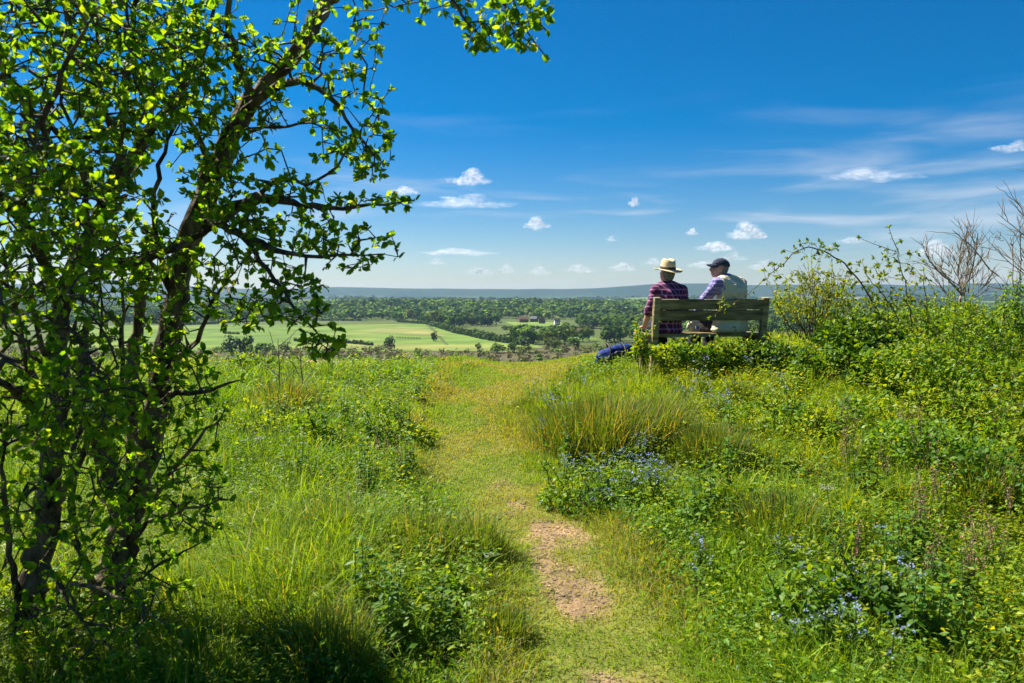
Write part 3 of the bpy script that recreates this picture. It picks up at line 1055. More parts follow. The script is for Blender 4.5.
def stray_stems(g, spec):
    for pts, rad in spec:
        g.limb(px_limb(pts), np.linspace(rad, .0025, len(pts)), 'near')


DENSE = 2.2
tr1 = Grow(101)
b1 = foot(60, 3.75)
tr1.limb(np.array([b1] + px_limb([(98, 640, 3.7), (128, 520, 3.7), (150, 440, 3.7), (165, 360, 3.75), (180, 285, 3.8), (193, 225, 3.8), (215, 175, 3.8), (240, 120, 3.8), (262, 85, 3.8),
                                  (295, 55, 3.8), (322, 15, 3.85), (345, -25, 3.9), (375, -110, 3.9), (400, -210, 3.9)])),
         [.11, .072, .060, .055, .051, .049, .049, .047, .044, .040, .036, .031, .026, .019, .009])
tr1.limb(px_limb([(128, 520, 3.7), (108, 470, 3.65), (97, 425, 3.6), (80, 380, 3.55), (88, 320, 3.5)]), [.045, .04, .034, .025, .012], 'near')
tr1.limb(px_limb([(135, 470, 3.75), (130, 400, 3.8), (138, 320, 3.9), (146, 260, 3.95), (152, 228, 4.0)]), [.035, .03, .028, .024, .018], 'near')
tr1.limb(px_limb([(190, 235, 3.8), (225, 215, 3.7), (262, 192, 3.6), (300, 208, 3.55), (330, 208, 3.5), (375, 203, 3.5), (415, 201, 3.5)]), [.035, .028, .022, .014, .010, .005, .002], 'near')
tr1.limb(px_limb([(262, 192, 3.6), (275, 170, 3.55), (305, 185, 3.6), (325, 190, 3.6), (340, 160, 3.6), (353, 140, 3.6), (390, 90, 3.6)]), [.014, .010, .008, .006, .005, .004, .002], 'near')
tr1.limb(px_limb([(240, 120, 3.8), (285, 75, 3.6), (310, 78, 3.5), (340, 105, 3.45), (365, 150, 3.4), (385, 165, 3.4)]), [.022, .018, .013, .008, .005, .002], 'near')
tr1.limb(px_limb([(250, 105, 3.8), (235, 55, 3.7), (225, 20, 3.6), (228, -30, 3.5), (245, -90, 3.5)]), [.022, .017, .012, .009, .004], 'near')
tr1.limb(px_limb([(200, 215, 3.8), (240, 235, 3.5), (285, 255, 3.35), (330, 255, 3.3), (365, 252, 3.3), (398, 257, 3.3)]), [.022, .016, .01, .006, .004, .002], 'near')
tr1.limb(px_limb([(240, 235, 3.5), (275, 280, 3.3), (300, 310, 3.25), (315, 335, 3.2), (335, 350, 3.2)]), [.012, .009, .006, .004, .002], 'near')
tr1.limb(px_limb([(335, 0, 3.85), (365, -40, 3.5), (420, -35, 3.2), (455, 0, 3.05), (478, 40, 3.0), (490, 48, 3.0)]), [.016, .013, .010, .007, .004, .002], 'near')
tr1.limb(px_limb([(420, -35, 3.2), (470, -25, 3.0), (500, 0, 2.95), (525, 25, 2.9), (545, 55, 2.9)]), [.012, .009, .007, .004, .002], 'near')
tr1.limb(px_limb([(155, 400, 3.75), (185, 390, 3.5), (215, 395, 3.4), (240, 380, 3.35)]), [.018, .012, .007, .003], 'near')
tr1.limb(px_limb([(120, 540, 3.7), (160, 515, 3.5), (200, 505, 3.4), (230, 500, 3.3)]), [.014, .009, .006, .003], 'near')
stray_stems(tr1, [
    ([(120, 560, 3.7), (150, 500, 3.6), (195, 440, 3.5), (225, 410, 3.45)], .016), ([(100, 600, 3.7), (70, 520, 3.6), (75, 440, 3.5), (105, 360, 3.5), (100, 280, 3.5)], .018),
    ([(160, 380, 3.75), (200, 340, 3.6), (215, 290, 3.5), (255, 250, 3.45)], .014), ([(175, 300, 3.8), (150, 230, 3.7), (160, 160, 3.6), (185, 100, 3.6), (180, 40, 3.6)], .016),
    ([(215, 175, 3.8), (190, 120, 3.7), (175, 70, 3.6), (150, 20, 3.5)], .014), ([(240, 125, 3.8), (270, 130, 3.6), (300, 120, 3.5), (335, 130, 3.4)], .012),
    ([(140, 450, 3.7), (120, 380, 3.6), (125, 300, 3.5), (115, 240, 3.5)], .014), ([(110, 600, 3.7), (165, 560, 3.5), (205, 540, 3.4)], .011)])
r = np.random.default_rng(201)
A = []
A += region(r, 225, 110, 60, 120, 3.3, 4.2, 140)
A += region(r, 185, 60, 60, 70, 3.3, 4.4, 80)
A += region(r, 350, 125, 40, 55, 3.3, 3.8, 34)
A += region(r, 330, 40, 55, 50, 3.4, 4.0, 50)
A += region(r, 245, 270, 50, 60, 3.2, 3.7, 80)
A += region(r, 290, 215, 50, 40, 3.3, 3.7, 50)
A += region(r, 350, 247, 50, 22, 3.2, 3.4, 30)
A += region(r, 300, 300, 28, 26, 3.1, 3.35, 22)
A += region(r, 322, 340, 20, 18, 3.1, 3.3, 16)
A += region(r, 375, 202, 40, 7, 3.4, 3.6, 16)
A += region(r, 372, 150, 22, 30, 3.3, 3.6, 18)
A += region(r, 478, 35, 16, 14, 2.95, 3.1, 14)
A += region(r, 522, 22, 28, 26, 2.85, 3.0, 34)
A += region(r, 440, 0, 60, 22, 3.0, 3.4, 22)
A += region(r, 180, 400, 45, 70, 3.3, 3.9, 56)
A += region(r, 160, 300, 40, 60, 3.4, 4.0, 34)
A += region(r, 190, 500, 38, 40, 3.2, 3.6, 40)
A += region(r, 165, 330, 25, 80, 3.35, 3.6, 24)
A += region(r, 215, 170, 25, 60, 3.4, 3.7, 30)
A += region(r, 135, 470, 40, 60, 3.2, 3.6, 30)
A += region(r, 130, 590, 60, 60, 3.3, 3.8, 60)
A += region(r, 320, -120, 140, 90, 3.2, 3.8, 30)
A += region(r, 180, -60, 110, 60, 3.3, 4.6, 34)
tr1.attract(A, .05, .3, .3)


def finish_tree(g, loc, name, label, leafprob, along, Ln, seed, pal=LEAFCOL, rmax=.006, thick=.012):
    r = np.random.default_rng(seed)
    ch = g.finish()
    t = empty(name, loc); tag(t, label, 'tree')
    parts = g.mesh(ch, thick, M['bark'], t, mats_thin=M['twig'], sides=(18, 5), bumpy=.03)
    P, D = g.leaf_sites(rmax, leafprob, along)
    n = len(P)
    N = norm(r.normal(size=(n, 3)) * .75 + np.array([-.25, .15, .9]))
    Ls = r.uniform(Ln[0], Ln[1], n)
    mb = MB(); add_leaves(mb, P, D, N, Ls, Ls * r.uniform(.52, .72, n), leaf_cols(r, n, pal), fine=True)
    print(name, 'leaves', n, 'nodes', len(g.pos))
    parts.append(mb.obj('crown', M['leaf'], t))
    for o in parts:
        o.location = -Vector([float(v) for v in loc])
    return t


finish_tree(tr1, b1 + [0, 0, .08], 'hawthorn_tree', 'gnarled hawthorn with thick dark trunk leaning right over the meadow', .95, 4, (.021, .046), 301)

tr2 = Grow(102)
b2 = foot(-20, 3.45)
tr2.limb(np.array([b2] + px_limb([(8, 665, 3.4), (30, 590, 3.4), (50, 500, 3.4), (57, 420, 3.4), (60, 350, 3.4), (62, 295, 3.4), (78, 262, 3.45), (103, 215, 3.5), (118, 160, 3.5), (122, 120, 3.5), (128, 60, 3.5), (140, 0, 3.5), (140, -90, 3.5)])),
         [.078, .054, .048, .045, .041, .037, .035, .031, .025, .020, .017, .014, .010, .006])
tr2.limb(px_limb([(78, 262, 3.45), (120, 265, 3.5), (160, 255, 3.55), (198, 238, 3.55), (240, 210, 3.5)]), [.026, .022, .018, .013, .005], 'near')
tr2.limb(px_limb([(105, 205, 3.5), (140, 145, 3.55), (165, 110, 3.6), (195, 75, 3.6), (212, 30, 3.6), (215, -10, 3.6)]), [.024, .022, .019, .014, .009, .004], 'near')
tr2.limb(px_limb([(35, 590, 3.4), (52, 550, 3.55), (55, 480, 3.7), (35, 400, 3.8), (20, 330, 3.8), (10, 260, 3.8)]), [.035, .03, .026, .02, .014, .006], 'near')
tr2.limb(px_limb([(60, 300, 3.4), (40, 250, 3.2), (20, 215, 3.0), (0, 190, 2.9), (-40, 150, 2.8)]), [.024, .02, .016, .014, .01], 'near')
tr2.limb(px_limb([(20, 215, 3.0), (40, 130, 2.8), (70, 50, 2.7), (95, 10, 2.6)]), [.014, .011, .008, .003], 'near')
tr2.limb(px_limb([(57, 430, 3.4), (30, 400, 3.0), (0, 380, 2.7), (-30, 370, 2.5)]), [.018, .015, .012, .01], 'near')
tr2.limb(px_limb([(62, 320, 3.4), (85, 345, 3.0), (100, 385, 2.6), (95, 400, 2.3)]), [.012, .009, .006, .003], 'near')
tr2.limb(px_limb([(30, 600, 3.4), (70, 580, 3.2), (110, 590, 3.1), (150, 610, 3.0)]), [.014, .010, .006, .003], 'near')
stray_stems(tr2, [
    ([(20, 620, 3.4), (10, 540, 3.3), (0, 460, 3.2), (15, 400, 3.1)], .016), ([(45, 520, 3.4), (85, 460, 3.3), (90, 400, 3.2), (70, 340, 3.1)], .016),
    ([(60, 380, 3.4), (30, 330, 3.2), (35, 270, 3.1), (20, 220, 3.0)], .015), ([(62, 300, 3.4), (90, 240, 3.3), (85, 160, 3.2), (60, 90, 3.1), (50, 30, 3.0)], .016),
    ([(105, 210, 3.5), (75, 150, 3.4), (30, 110, 3.2), (0, 60, 3.1)], .014), ([(120, 150, 3.5), (95, 90, 3.5), (100, 30, 3.5), (90, -30, 3.5)], .013),
    ([(40, 560, 3.4), (70, 600, 3.1), (95, 640, 3.0)], .010), ([(50, 480, 3.4), (20, 500, 3.1), (-20, 520, 3.0)], .012)])
r = np.random.default_rng(202)
A = []
A += region(r, 70, 90, 100, 110, 2.6, 4.2, 350)
A += region(r, 130, 60, 80, 80, 3.0, 4.2, 140)
A += region(r, 40, 230, 90, 70, 2.4, 3.9, 170)
A += region(r, 110, 240, 70, 60, 3.0, 3.9, 110)
A += region(r, 50, 370, 90, 80, 2.3, 3.8, 150)
A += region(r, 95, 405, 60, 35, 2.4, 2.8, 50)
A += region(r, 20, 170, 60, 50, 2.4, 2.9, 60)
A += region(r, 50, 480, 90, 70, 2.7, 3.8, 120)
A += region(r, 60, 620, 110, 60, 2.8, 3.8, 130)
A += region(r, 40, -80, 150, 70, 2.6, 4.4, 70)
A += region(r, -110, 120, 100, 240, 2.8, 4.6, 420)  # from here on, out-of-view leaves added towards the sun to shade the tree
A += region(r, -30, -60, 120, 90, 3.2, 3.8, 130)
A += region(r, -60, 260, 70, 120, 3.2, 3.8, 110)
A += region(r, -100, 450, 90, 150, 2.8, 4.2, 110)
tr2.attract(A, .05, .3, .3)
finish_tree(tr2, b2 + [0, 0, .08], 'hawthorn_tree', 'slimmer upright hawthorn at the left edge with dense shady leaves', .95, 4, (.021, .046), 302)

DENSE = 1.0
# ------------------------------------------------------------------ meadow
def wedge(n, y0, y1, margin=1.0, slope=.72, power=1.0):
    y = y0 + (y1 - y0) * rng.random(n) ** power
    x = (rng.random(n) * 2 - 1) * (y * slope + margin)
    return x, y


GREENS = np.array([[.095, .205, .008], [.13, .24, .008], [.065, .155, .010], [.175, .27, .012], [.09, .195, .014], [.05, .125, .010]])
STRAW = np.array([[.33, .29, .12], [.25, .235, .08], [.20, .21, .05]])

CLEAR = []
for px_, py_, tr in ((598, 462, .95), (700, 475, .8), (742, 415, .5), (600, 380, .8)):
    q_ = hit(px_, py_, 30); CLEAR.append((q_[0], q_[1], tr))
gm = MB()


def tufts(n_t, y0, y1, bl, hscale, seed, wid, spread=.15, power=1.0, slope=.72):
    r = np.random.default_rng(seed)
    x, y = wedge(n_t, y0, y1, 1.2, slope, power)
    pd = path_dist(x, y)
    keep = pd > -.02 + .10 * r.random(len(x)) - .06
    x, y, pd = x[keep], y[keep], pd[keep]
    n = len(x)
    hn = fbm(x * .9, y * .9, seed + 1)
    hn2 = fbm(x * 2.1 + 7, y * 2.1, 123, 2)
    sz = (.45 + .75 * sstep(.3, .7, hn) + .75 * sstep(.52, .74, hn2)) * r.uniform(.7, 1.3, n) * hscale
    for tx, ty, tr in CLEAR: sz = sz * (1 - .55 * np.exp(-(((x - tx) ** 2 + (y - ty) ** 2) / tr ** 2)))
    sz = sz * (.42 + .58 * sstep(0.0, .7, pd))
    sz = sz * (1 - .55 * sstep(10.5, 12.0, y) * sstep(2.5, 1.0, x))
    warm = sstep(.38, .66, fbm(x * .55 + 3, y * .55, 71))
    k = r.poisson(bl, n).clip(8)
    idx = np.repeat(np.arange(n), k)
    m_ = len(idx)
    a = r.random(m_) * 6.28; rad = np.abs(r.normal(0, spread, m_))
    px_ = x[idx] + rad * np.cos(a); py_ = y[idx] + rad * np.sin(a)
    P = np.stack([px_, py_, ground_z(px_, py_) - .01], 1)
    lean = a + r.normal(0, .9, m_)
    Hh = sz[idx] * r.uniform(.5, 1.15, m_)
    bend = np.abs(r.normal(.5, .5, m_)) + rad * 2
    tuftc = GREENS[r.integers(0, len(GREENS), n)] * r.uniform(.85, 1.2, (n, 1))
    tuftc = tuftc * (1 - .35 * warm[:, None]) + (np.array([[.19, .265, .012]]) * (.35 * warm[:, None]))
    c = tuftc[idx] * r.uniform(.75, 1.25, (m_, 1))
    st = r.random(m_) < (.02 + .05 * warm[idx])
    c[st] = STRAW[r.integers(0, 3, st.sum())]
    c = c * (1 + sstep(.7, 2.2, px_)[:, None] * np.array([[.30, .10, 0.]]))
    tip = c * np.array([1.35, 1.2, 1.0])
    sel = sstep(.8, 2.2, px_) * .35
    Hh = Hh * (1 - sel)
    dd = np.hypot(px_, py_)
    W = wid * r.uniform(.6, 1.4, m_) * np.maximum(1, dd / 6.5)
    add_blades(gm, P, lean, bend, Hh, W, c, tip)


tufts(4200, 1.9, 5.2, 46, .21, 11, .0045, slope=.78)
tufts(5200, 5.0, 8.5, 40, .20, 12, .0050)
tufts(5200, 8.2, 14.2, 30, .19, 13, .0055, spread=.13)
tufts(700, 3.0, 12, 34, .34, 14, .005, spread=.09)
tufts(1500, 13.5, 22, 20, .22, 15, .010, spread=.25, slope=.8)
# short trodden turf on the path
n = 120000
y = 1.6 + 12.2 * rng.random(n) ** .85
cxx = np.interp(y, PATH[:, 1], PATH[:, 0]); hww = np.interp(y, PATH[:, 1], PATH[:, 2])
x = cxx + (rng.random(n) * 2 - 1) * hww * 1.4
keep = rng.random(n) > bareness(x, y) * .90
x, y = x[keep], y[keep]; n = len(x)
P = np.stack([x, y, ground_z(x, y) + .002], 1)
pd = path_dist(x, y)
Hh = rng.uniform(.012, .040, n) * (1 + 3.2 * sstep(-.20, .12, pd))
fg = sstep(.42, .62, fbm(x * 1.7 + 30, y * 1.3, 301))[:, None]
c = (np.array([[.15, .255, .012]]) * (1 - fg) + np.array([[.25, .285, .028]]) * fg) * rng.uniform(.7, 1.3, (n, 1))
st = rng.random(n) < .16 + .40 * fg[:, 0]
c[st] = STRAW[rng.integers(0, 3, st.sum())]
add_blades(gm, P, rng.random(n) * 6.28, np.abs(rng.normal(.7, .4, n)), Hh, .0038 * np.maximum(1, y / 6) * rng.uniform(.7, 1.4, n), c)
print('grass verts', gm.n)
tag(gm.obj('grass', M['grass']), 'lush green meadow grass on both sides of the path', 'grass', kind='stuff')

# crumbs of soil and small stones on the worn patches
r = np.random.default_rng(501); mb = MB(); V, T = ICO[1]; cnt = 0
while cnt < 1500:
    y = r.uniform(2.8, 9.0); x = np.interp(y, PATH[:, 1], PATH[:, 0]) + r.uniform(-1, 1) * np.interp(y, PATH[:, 1], PATH[:, 2])
    if float(bareness(np.array(x), np.array(y))) < r.uniform(.15, .7): continue
    s_ = abs(r.normal(.002, .0035)) + .002
    mb.add(np.array([x, y, float(ground_z(x, y)) + .006]) + V * (1 + .2 * r.normal(size=(len(V), 1))) * s_ * [1.2, 1, .6], T, None, np.array([.26, .19, .12]) * r.uniform(.4, 1.4)); cnt += 1
tag(mb.obj('pebbles', M['path']), 'crumbs of earth and tiny stones on the worn middle of the path', 'pebbles', kind='stuff')

# low broad-leaved ground cover
um = MB()
r = np.random.default_rng(77)
n = 36000
x, y = wedge(n, 2.2, 13.2, 1.2, .74, .9)
pd = path_dist(x, y)
dens = fbm(x * .7 + 20, y * .7, 91) + .14 * sstep(0.5, 2.5, x) + .02 * (x < 0)
keep = (pd > .06) & (dens + .16 * r.normal(size=n) > .44) & ~((y > 11) & (x < 1.5) & (r.random(n) < .6))
x, y = x[keep], y[keep]; n = len(x)
k = r.integers(7, 15, n)
idx = np.repeat(np.arange(n), k); m_ = len(idx)
hh = (r.uniform(.08, .27, n) * (1 - .3 * sstep(10, 12, y)))[idx]
t = r.random(m_)
a = r.random(m_) * 6.28; rad = r.uniform(0, .085, m_)
px_ = x[idx] + rad * np.cos(a); py_ = y[idx] + rad * np.sin(a)
P = np.stack([px_, py_, ground_z(px_, py_) + hh * (.25 + .75 * t)], 1)
D = np.stack([np.cos(a), np.sin(a), r.normal(.15, .35, m_)], 1)
N = norm(r.normal(size=(m_, 3)) * .45 + [0, 0, 1])
L = r.uniform(.016, .044, m_) * np.maximum(1, P[:, 1] / 7.5)
pal = np.array([[.10, .215, .010], [.155, .265, .012], [.070, .16, .012], [.22, .30, .014], [.105, .225, .018]])
pc_ = pal[r.integers(0, 5, n)][idx] * r.uniform(.8, 1.25, (m_, 1)) * (1 + sstep(.7, 2.2, px_)[:, None] * np.array([[.30, .10, 0.]]))
add_leaves(um, P, D, N, L, L * r.uniform(.35, .62, m_), pc_)
tag(um.obj('ground_cover', M['weed']), 'low broad-leaved herbs growing all through the meadow grass', 'ground cover', kind='stuff')


# ------------------------------------------------------------------ countable meadow plants
def nettle(seed, hgt=.42):
    r = np.random.default_rng(seed); mb = MB()
    for s in range(r.integers(3, 6)):
        a = r.random() * 6.28; h = hgt * r.uniform(.65, 1.1)
        b = np.array([.06 * math.cos(a), .06 * math.sin(a), 0])
        top = b * (1 + r.random()) + [0, 0, h]
        pts = np.array([b * .5 - [0, 0, .02], (b + top) / 2 + r.normal(0, .01, 3), top])
        add_tube(mb, pts, [.004, .003, .0015], 5, (.09, .12, .03), 1)
        nl = 7
        for q in range(nl):
            t = .25 + .75 * q / (nl - 1)
            p = pts[0] * (1 - t) ** 2 + 2 * pts[1] * t * (1 - t) + pts[2] * t * t
            aa = q * 1.57 + a
            for w_ in (0, math.pi):
                D = np.array([[math.cos(aa + w_), math.sin(aa + w_), .15 if t > .8 else -.15]])
                L = .085 * (1.15 - .65 * t) * r.uniform(.8, 1.2)
                add_leaves(mb, p[None], D, np.array([[0, 0, 1.]]) + r.normal(0, .15, (1, 3)), L, L * .55, np.array([.075, .165, .014]) * r.uniform(.8, 1.25), 0, True)
    return mb.mesh('nettle', [M['weed'], M['stem']])


def dock(seed):
    r = np.random.default_rng(seed); mb = MB()
    for q in range(r.integers(8, 13)):
        a = r.random() * 6.28; el_ = r.uniform(.5, 1.25); L = r.uniform(.09, .17)
        D = np.array([math.cos(a) * math.cos(el_), math.sin(a) * math.cos(el_), math.sin(el_)])
        P0 = np.array([.02 * math.cos(a), .02 * math.sin(a), -.01]); P1 = P0 + D * L * .45
        add_tube(mb, [P0, (P0 + P1) / 2, P1], [.004, .003, .0025], 5, (.12, .14, .04), 1)
        D2 = norm(D + np.array([math.cos(a), math.sin(a), -.35]) * .6)
        add_leaves(mb, P1[None], D2[None], np.array([[-math.cos(a) * .3, -math.sin(a) * .3, 1.]]), L, L * .42, np.array([.085, .16, .022]) * r.uniform(.8, 1.3), 0, True)
    return mb.mesh('dock', [M['weed'], M['stem']])


def forget_me_not(seed):
    r = np.random.default_rng(seed); a_ = MB(); heads = []
    for s in range(r.integers(4, 7)):
        a = r.random() * 6.28; h = r.uniform(.14, .27)
        top = np.array([.09 * math.cos(a), .09 * math.sin(a), h]) * [r.uniform(.4, 1.2), r.uniform(.4, 1.2), 1]
        pts = np.array([[0, 0, -.01], top * [.35, .35, .55], top])
        add_tube(a_, pts, [.003, .002, .0012], 4, (.09, .13, .035), 1)
        for q in range(7):
            t = r.uniform(.1, .85); p = pts[0] * (1 - t) ** 2 + 2 * pts[1] * t * (1 - t) + pts[2] * t * t
            aa = r.random() * 6.28; L = r.uniform(.035, .07)
            add_leaves(a_, p[None], np.array([[math.cos(aa), math.sin(aa), .4]]), np.array([[0, 0, 1.]]), L, L * .36, np.array([.095, .18, .018]) * r.uniform(.8, 1.2))
        f_ = MB()
        for q in range(r.integers(4, 8)):
            p = top + r.normal(0, .013, 3); n_ = norm(r.normal(size=3) * .6 + [0, -.2, 1])
            u_ = norm(np.cross(n_, r.normal(size=3))); v2 = np.cross(n_, u_)
            c = np.array([.27, .36, .62]) * r.uniform(.8, 1.15) + np.array([.08, .05, 0]) * r.random()
            for e in range(5):
                d = math.cos(e * 1.2566) * u_ + math.sin(e * 1.2566) * v2
                add_leaves(f_, p[None], d[None], n_[None], .0062 * r.uniform(.75, 1.2), .0056, c)
        heads.append(f_.mesh('flower', [M['petal']]))
    return a_.mesh('forget_me_not', [M['weed'], M['stem']]), heads


def sorrel(seed):
    r = np.random.default_rng(seed); a_ = MB(); heads = []
    for s in range(r.integers(3, 6)):
        a = r.random() * 6.28; h = r.uniform(.28, .48)
        top = np.array([.07 * math.cos(a), .07 * math.sin(a), h])
        add_tube(a_, [[0, 0, -.01], top * [.4, .4, .5], top], [.003, .0025, .0012], 4, (.2, .13, .06), 1)
        f_ = MB()
        for q in range(34):
            t = r.uniform(.55, 1.03); p = top * [t, t, t] + r.normal(0, .009, 3)
            add_leaves(f_, p[None], norm(r.normal(size=3))[None], norm(r.normal(size=3))[None], .011, .009, np.array([.36, .20, .14]) * r.uniform(.7, 1.3))
        heads.append(f_.mesh('seed_head', [M['petal']]))
    for q in range(9):
        a = r.random() * 6.28
        add_leaves(a_, np.array([[0, 0, .01]]), np.array([[math.cos(a), math.sin(a), .7]]), np.array([[0, 0, 1.]]), .13, .035, np.array([.10, .19, .014]) * r.uniform(.8, 1.2), 0, True)
    return a_.mesh('sorrel', [M['weed'], M['stem']]), heads


def cow_parsley(seed):
    r = np.random.default_rng(seed); a_ = MB(); heads = []
    for s in range(2):
        a = r.random() * 6.28; h = r.uniform(.30, .42)
        top = np.array([.07 * math.cos(a), .07 * math.sin(a), h])
        add_tube(a_, [[0, 0, -.01], top * [.35, .35, .55], top], [.004, .003, .002], 5, (.1, .14, .04), 1)
        f_ = MB()
        for q in range(8):
            b = q * .8; e = top + [.035 * math.cos(b), .035 * math.sin(b), .02]
            add_tube(a_, [top, (top + e) / 2 + [0, 0, .004], e], [.0012, .001, .0008], 4, (.1, .14, .04), 1)
            for z in range(8):
                p = e + r.normal(0, .008, 3) * [1, 1, .4]
                add_leaves(f_, p[None], norm(r.normal(size=3) * [1, 1, .2])[None], np.array([[0, 0, 1.]]), .006, .005, (.55, .58, .42))
        heads.append(f_.mesh('flower', [M['petal']]))
    for q in range(60):
        a = r.random() * 6.28; rr = r.uniform(.02, .16)
        p = np.array([rr * math.cos(a), rr * math.sin(a), r.uniform(.04, .24)])
        add_leaves(a_, p[None], np.array([[math.cos(a), math.sin(a), .1]]), np.array([[0, 0, 1.]]), .045, .02, np.array([.09, .18, .015]) * r.uniform(.8, 1.2))
    return a_.mesh('cow_parsley', [M['weed'], M['stem']]), heads


def on_ground(x, y, dz=0):
    return (float(x), float(y), float(ground_z(x, y)) + dz)


nets = [nettle(s) for s in range(5)]; docks = [dock(s) for s in range(4)]
fmn = [forget_me_not(s) for s in range(5)]; sors = [sorrel(s) for s in range(3)]; cps = [cow_parsley(s) for s in range(2)]
pr = random.Random(5)


def scatter_px(n, regs, off=.10):
    """Ground spots under weighted picture regions (cx, cy, rx, ry, weight)."""
    out = []
    wts = [q[4] for q in regs]
    while len(out) < n:
        q = pr.choices(regs, wts)[0]
        a, b = pr.uniform(-1, 1), pr.uniform(-1, 1)
        if a * a + b * b > 1: continue
        p = hit(q[0] + a * q[2], q[1] + b * q[3], 30)
        if p is None or path_dist(p[0], p[1]) < off: continue
        out.append(p)
    return out


def place(name, mesh, p, s, label, cat, group, child=None, cname=None):
    o = link(name, mesh, None, p); o.rotation_euler = (0, 0, pr.random() * 6.28); o.scale = (s, s, s * pr.uniform(.85, 1.15))
    tag(o, label, cat, group)
    if child is not None:
        for c_ in child: link(cname, c_, o)
    return o


for p in scatter_px(64, [(700, 352, 60, 8, 3), (300, 460, 120, 60, 2), (420, 640, 70, 50, .7), (800, 520, 200, 100, 3), (560, 440, 40, 60, 1), (280, 380, 60, 10, 1), (950, 620, 80, 50, 1.5), (400, 430, 40, 40, 1)]):
    place('nettle', pr.choice(nets), p, pr.uniform(.6, .95), 'dark green nettle with paired pointed leaves standing in the grass', 'nettle', 'nettles in the meadow')
for p in scatter_px(44, [(860, 610, 120, 60, 3), (260, 560, 100, 70, 2), (430, 560, 60, 80, 1), (760, 470, 120, 60, 2), (350, 500, 90, 60, 1), (930, 520, 80, 60, 2), (520, 420, 30, 50, 1)]):
    place('dock_plant', pr.choice(docks), p, pr.uniform(.6, 1.0), 'leafy dock with a rosette of long broad leaves in the grass', 'dock', 'dock plants in the meadow')
for p in scatter_px(70, [(600, 490, 80, 34, 5), (540, 440, 30, 40, 3), (800, 610, 130, 60, 4), (730, 400, 60, 30, 3), (640, 520, 60, 40, 2), (900, 660, 80, 30, 1), (560, 400, 30, 25, 2)], .06):
    me = pr.choice(fmn)
    place('forget_me_not', me[0], p, pr.uniform(.75, 1.15), 'forget-me-not with small pale blue flowers right of the path', 'wildflower', 'blue forget-me-nots right of the path', me[1], 'flower')
for p in scatter_px(22, [(880, 480, 60, 50, 3), (960, 560, 60, 70, 3), (370, 490, 60, 60, 1), (880, 590, 50, 30, 1)]):
    me = pr.choice(sors)
    place('sorrel', me[0], p, pr.uniform(.7, 1.0), 'slender sorrel stalks with reddish seed heads in the grass', 'sorrel', 'reddish sorrel in the meadow', me[1], 'seed_head')
for (px, py), lb in zip([(268, 492), (835, 560)], ['pale-flowered cow parsley in the sunny grass left of the path', 'pale-flowered cow parsley in the lower right meadow']):
    p = hit(px, py, 30)
    me = pr.choice(cps); place('cow_parsley', me[0], p, .8, lb, 'cow parsley', 'cow parsley in the meadow', me[1], 'flower')


# tussocks
def tussock(px, py, wpx, hpx, label, seed, straw=.3, dark=1.0):
    p = hit(px, py, 30)
    d = p[1]; rad = wpx / 2 * d / F; hgt = hpx * d / F
    r = np.random.default_rng(seed)
    n = int(1300 * max(.4, min(1.9, rad * 2.6)))
    a = r.random(n) * 6.28; rr = np.sqrt(r.random(n)) * rad * r.uniform(.55, 1.0, n)
    P = np.stack([rr * np.cos(a), rr * np.sin(a), 0 * a], 1)
    P[:, 2] = ground_z(P[:, 0] + p[0], P[:, 1] + p[1]) - p[2] - .01
    Hh = hgt * r.uniform(.55, 1.12, n) * (1 - .3 * rr / rad)
    bend = np.abs(r.normal(.2, .22, n)) + .35 * rr / rad
    c = np.array([[.085, .15, .02]]) * dark * r.uniform(.7, 1.35, (n, 1))
    st = r.random(n) < straw
    c[st] = STRAW[r.integers(0, 3, st.sum())] * r.uniform(.7, 1.1, (st.sum(), 1))
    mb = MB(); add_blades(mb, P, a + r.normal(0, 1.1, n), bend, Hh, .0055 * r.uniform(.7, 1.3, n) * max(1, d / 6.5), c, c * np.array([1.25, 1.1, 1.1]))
    o = mb.obj('tussock', M['grass'], loc=p)
    tag(o, label, 'tussock', 'grass tussocks in the meadow')


tussock(598, 458, 118, 84, 'big straw-tipped grass tussock right of the path below the bench', 1, .25, .85)
tussock(565, 450, 80, 62, 'green tussock hugging the left flank of the big straw-tipped one', 21, .2)
tussock(655, 440, 90, 60, 'green tussock between the big straw-tipped one and the dark one', 22, .2)
tussock(712, 462, 90, 52, 'dark drooping grass tussock to the right of the big one', 2, .1, .75)
tussock(742, 402, 44, 26, 'small dark tussock in the sunny slope below the bench', 3, .1, .75)
tussock(285, 412, 80, 40, 'straw and green tussock at the left below the two dry stalks', 4, .3)
tussock(478, 560, 70, 60, 'long-bladed tussock leaning over the left edge of the path', 5, .12)
tussock(420, 560, 110, 66, 'broad lush tussock a step left of the path edge', 6, .12)
tussock(325, 540, 90, 50, 'yellowish tussock with straw blades in the middle of the left meadow', 7, .4)
tussock(508, 640, 60, 40, 'low tussock at the left edge of the path nearest the viewer', 8, .1)
tussock(780, 540, 120, 60, 'wide bright tussock in the middle of the right meadow', 9, .12)
tussock(330, 670, 120, 90, 'tall shaded tussock at the bottom of the view near the hawthorn', 10, .14, 1.15)
tussock(985, 500, 90, 66, 'tall arching tussock at the right side below the brambles', 11, .12)
tussock(532, 416, 44, 26, 'small tussock at the right edge of the path below the brow', 12, .15)


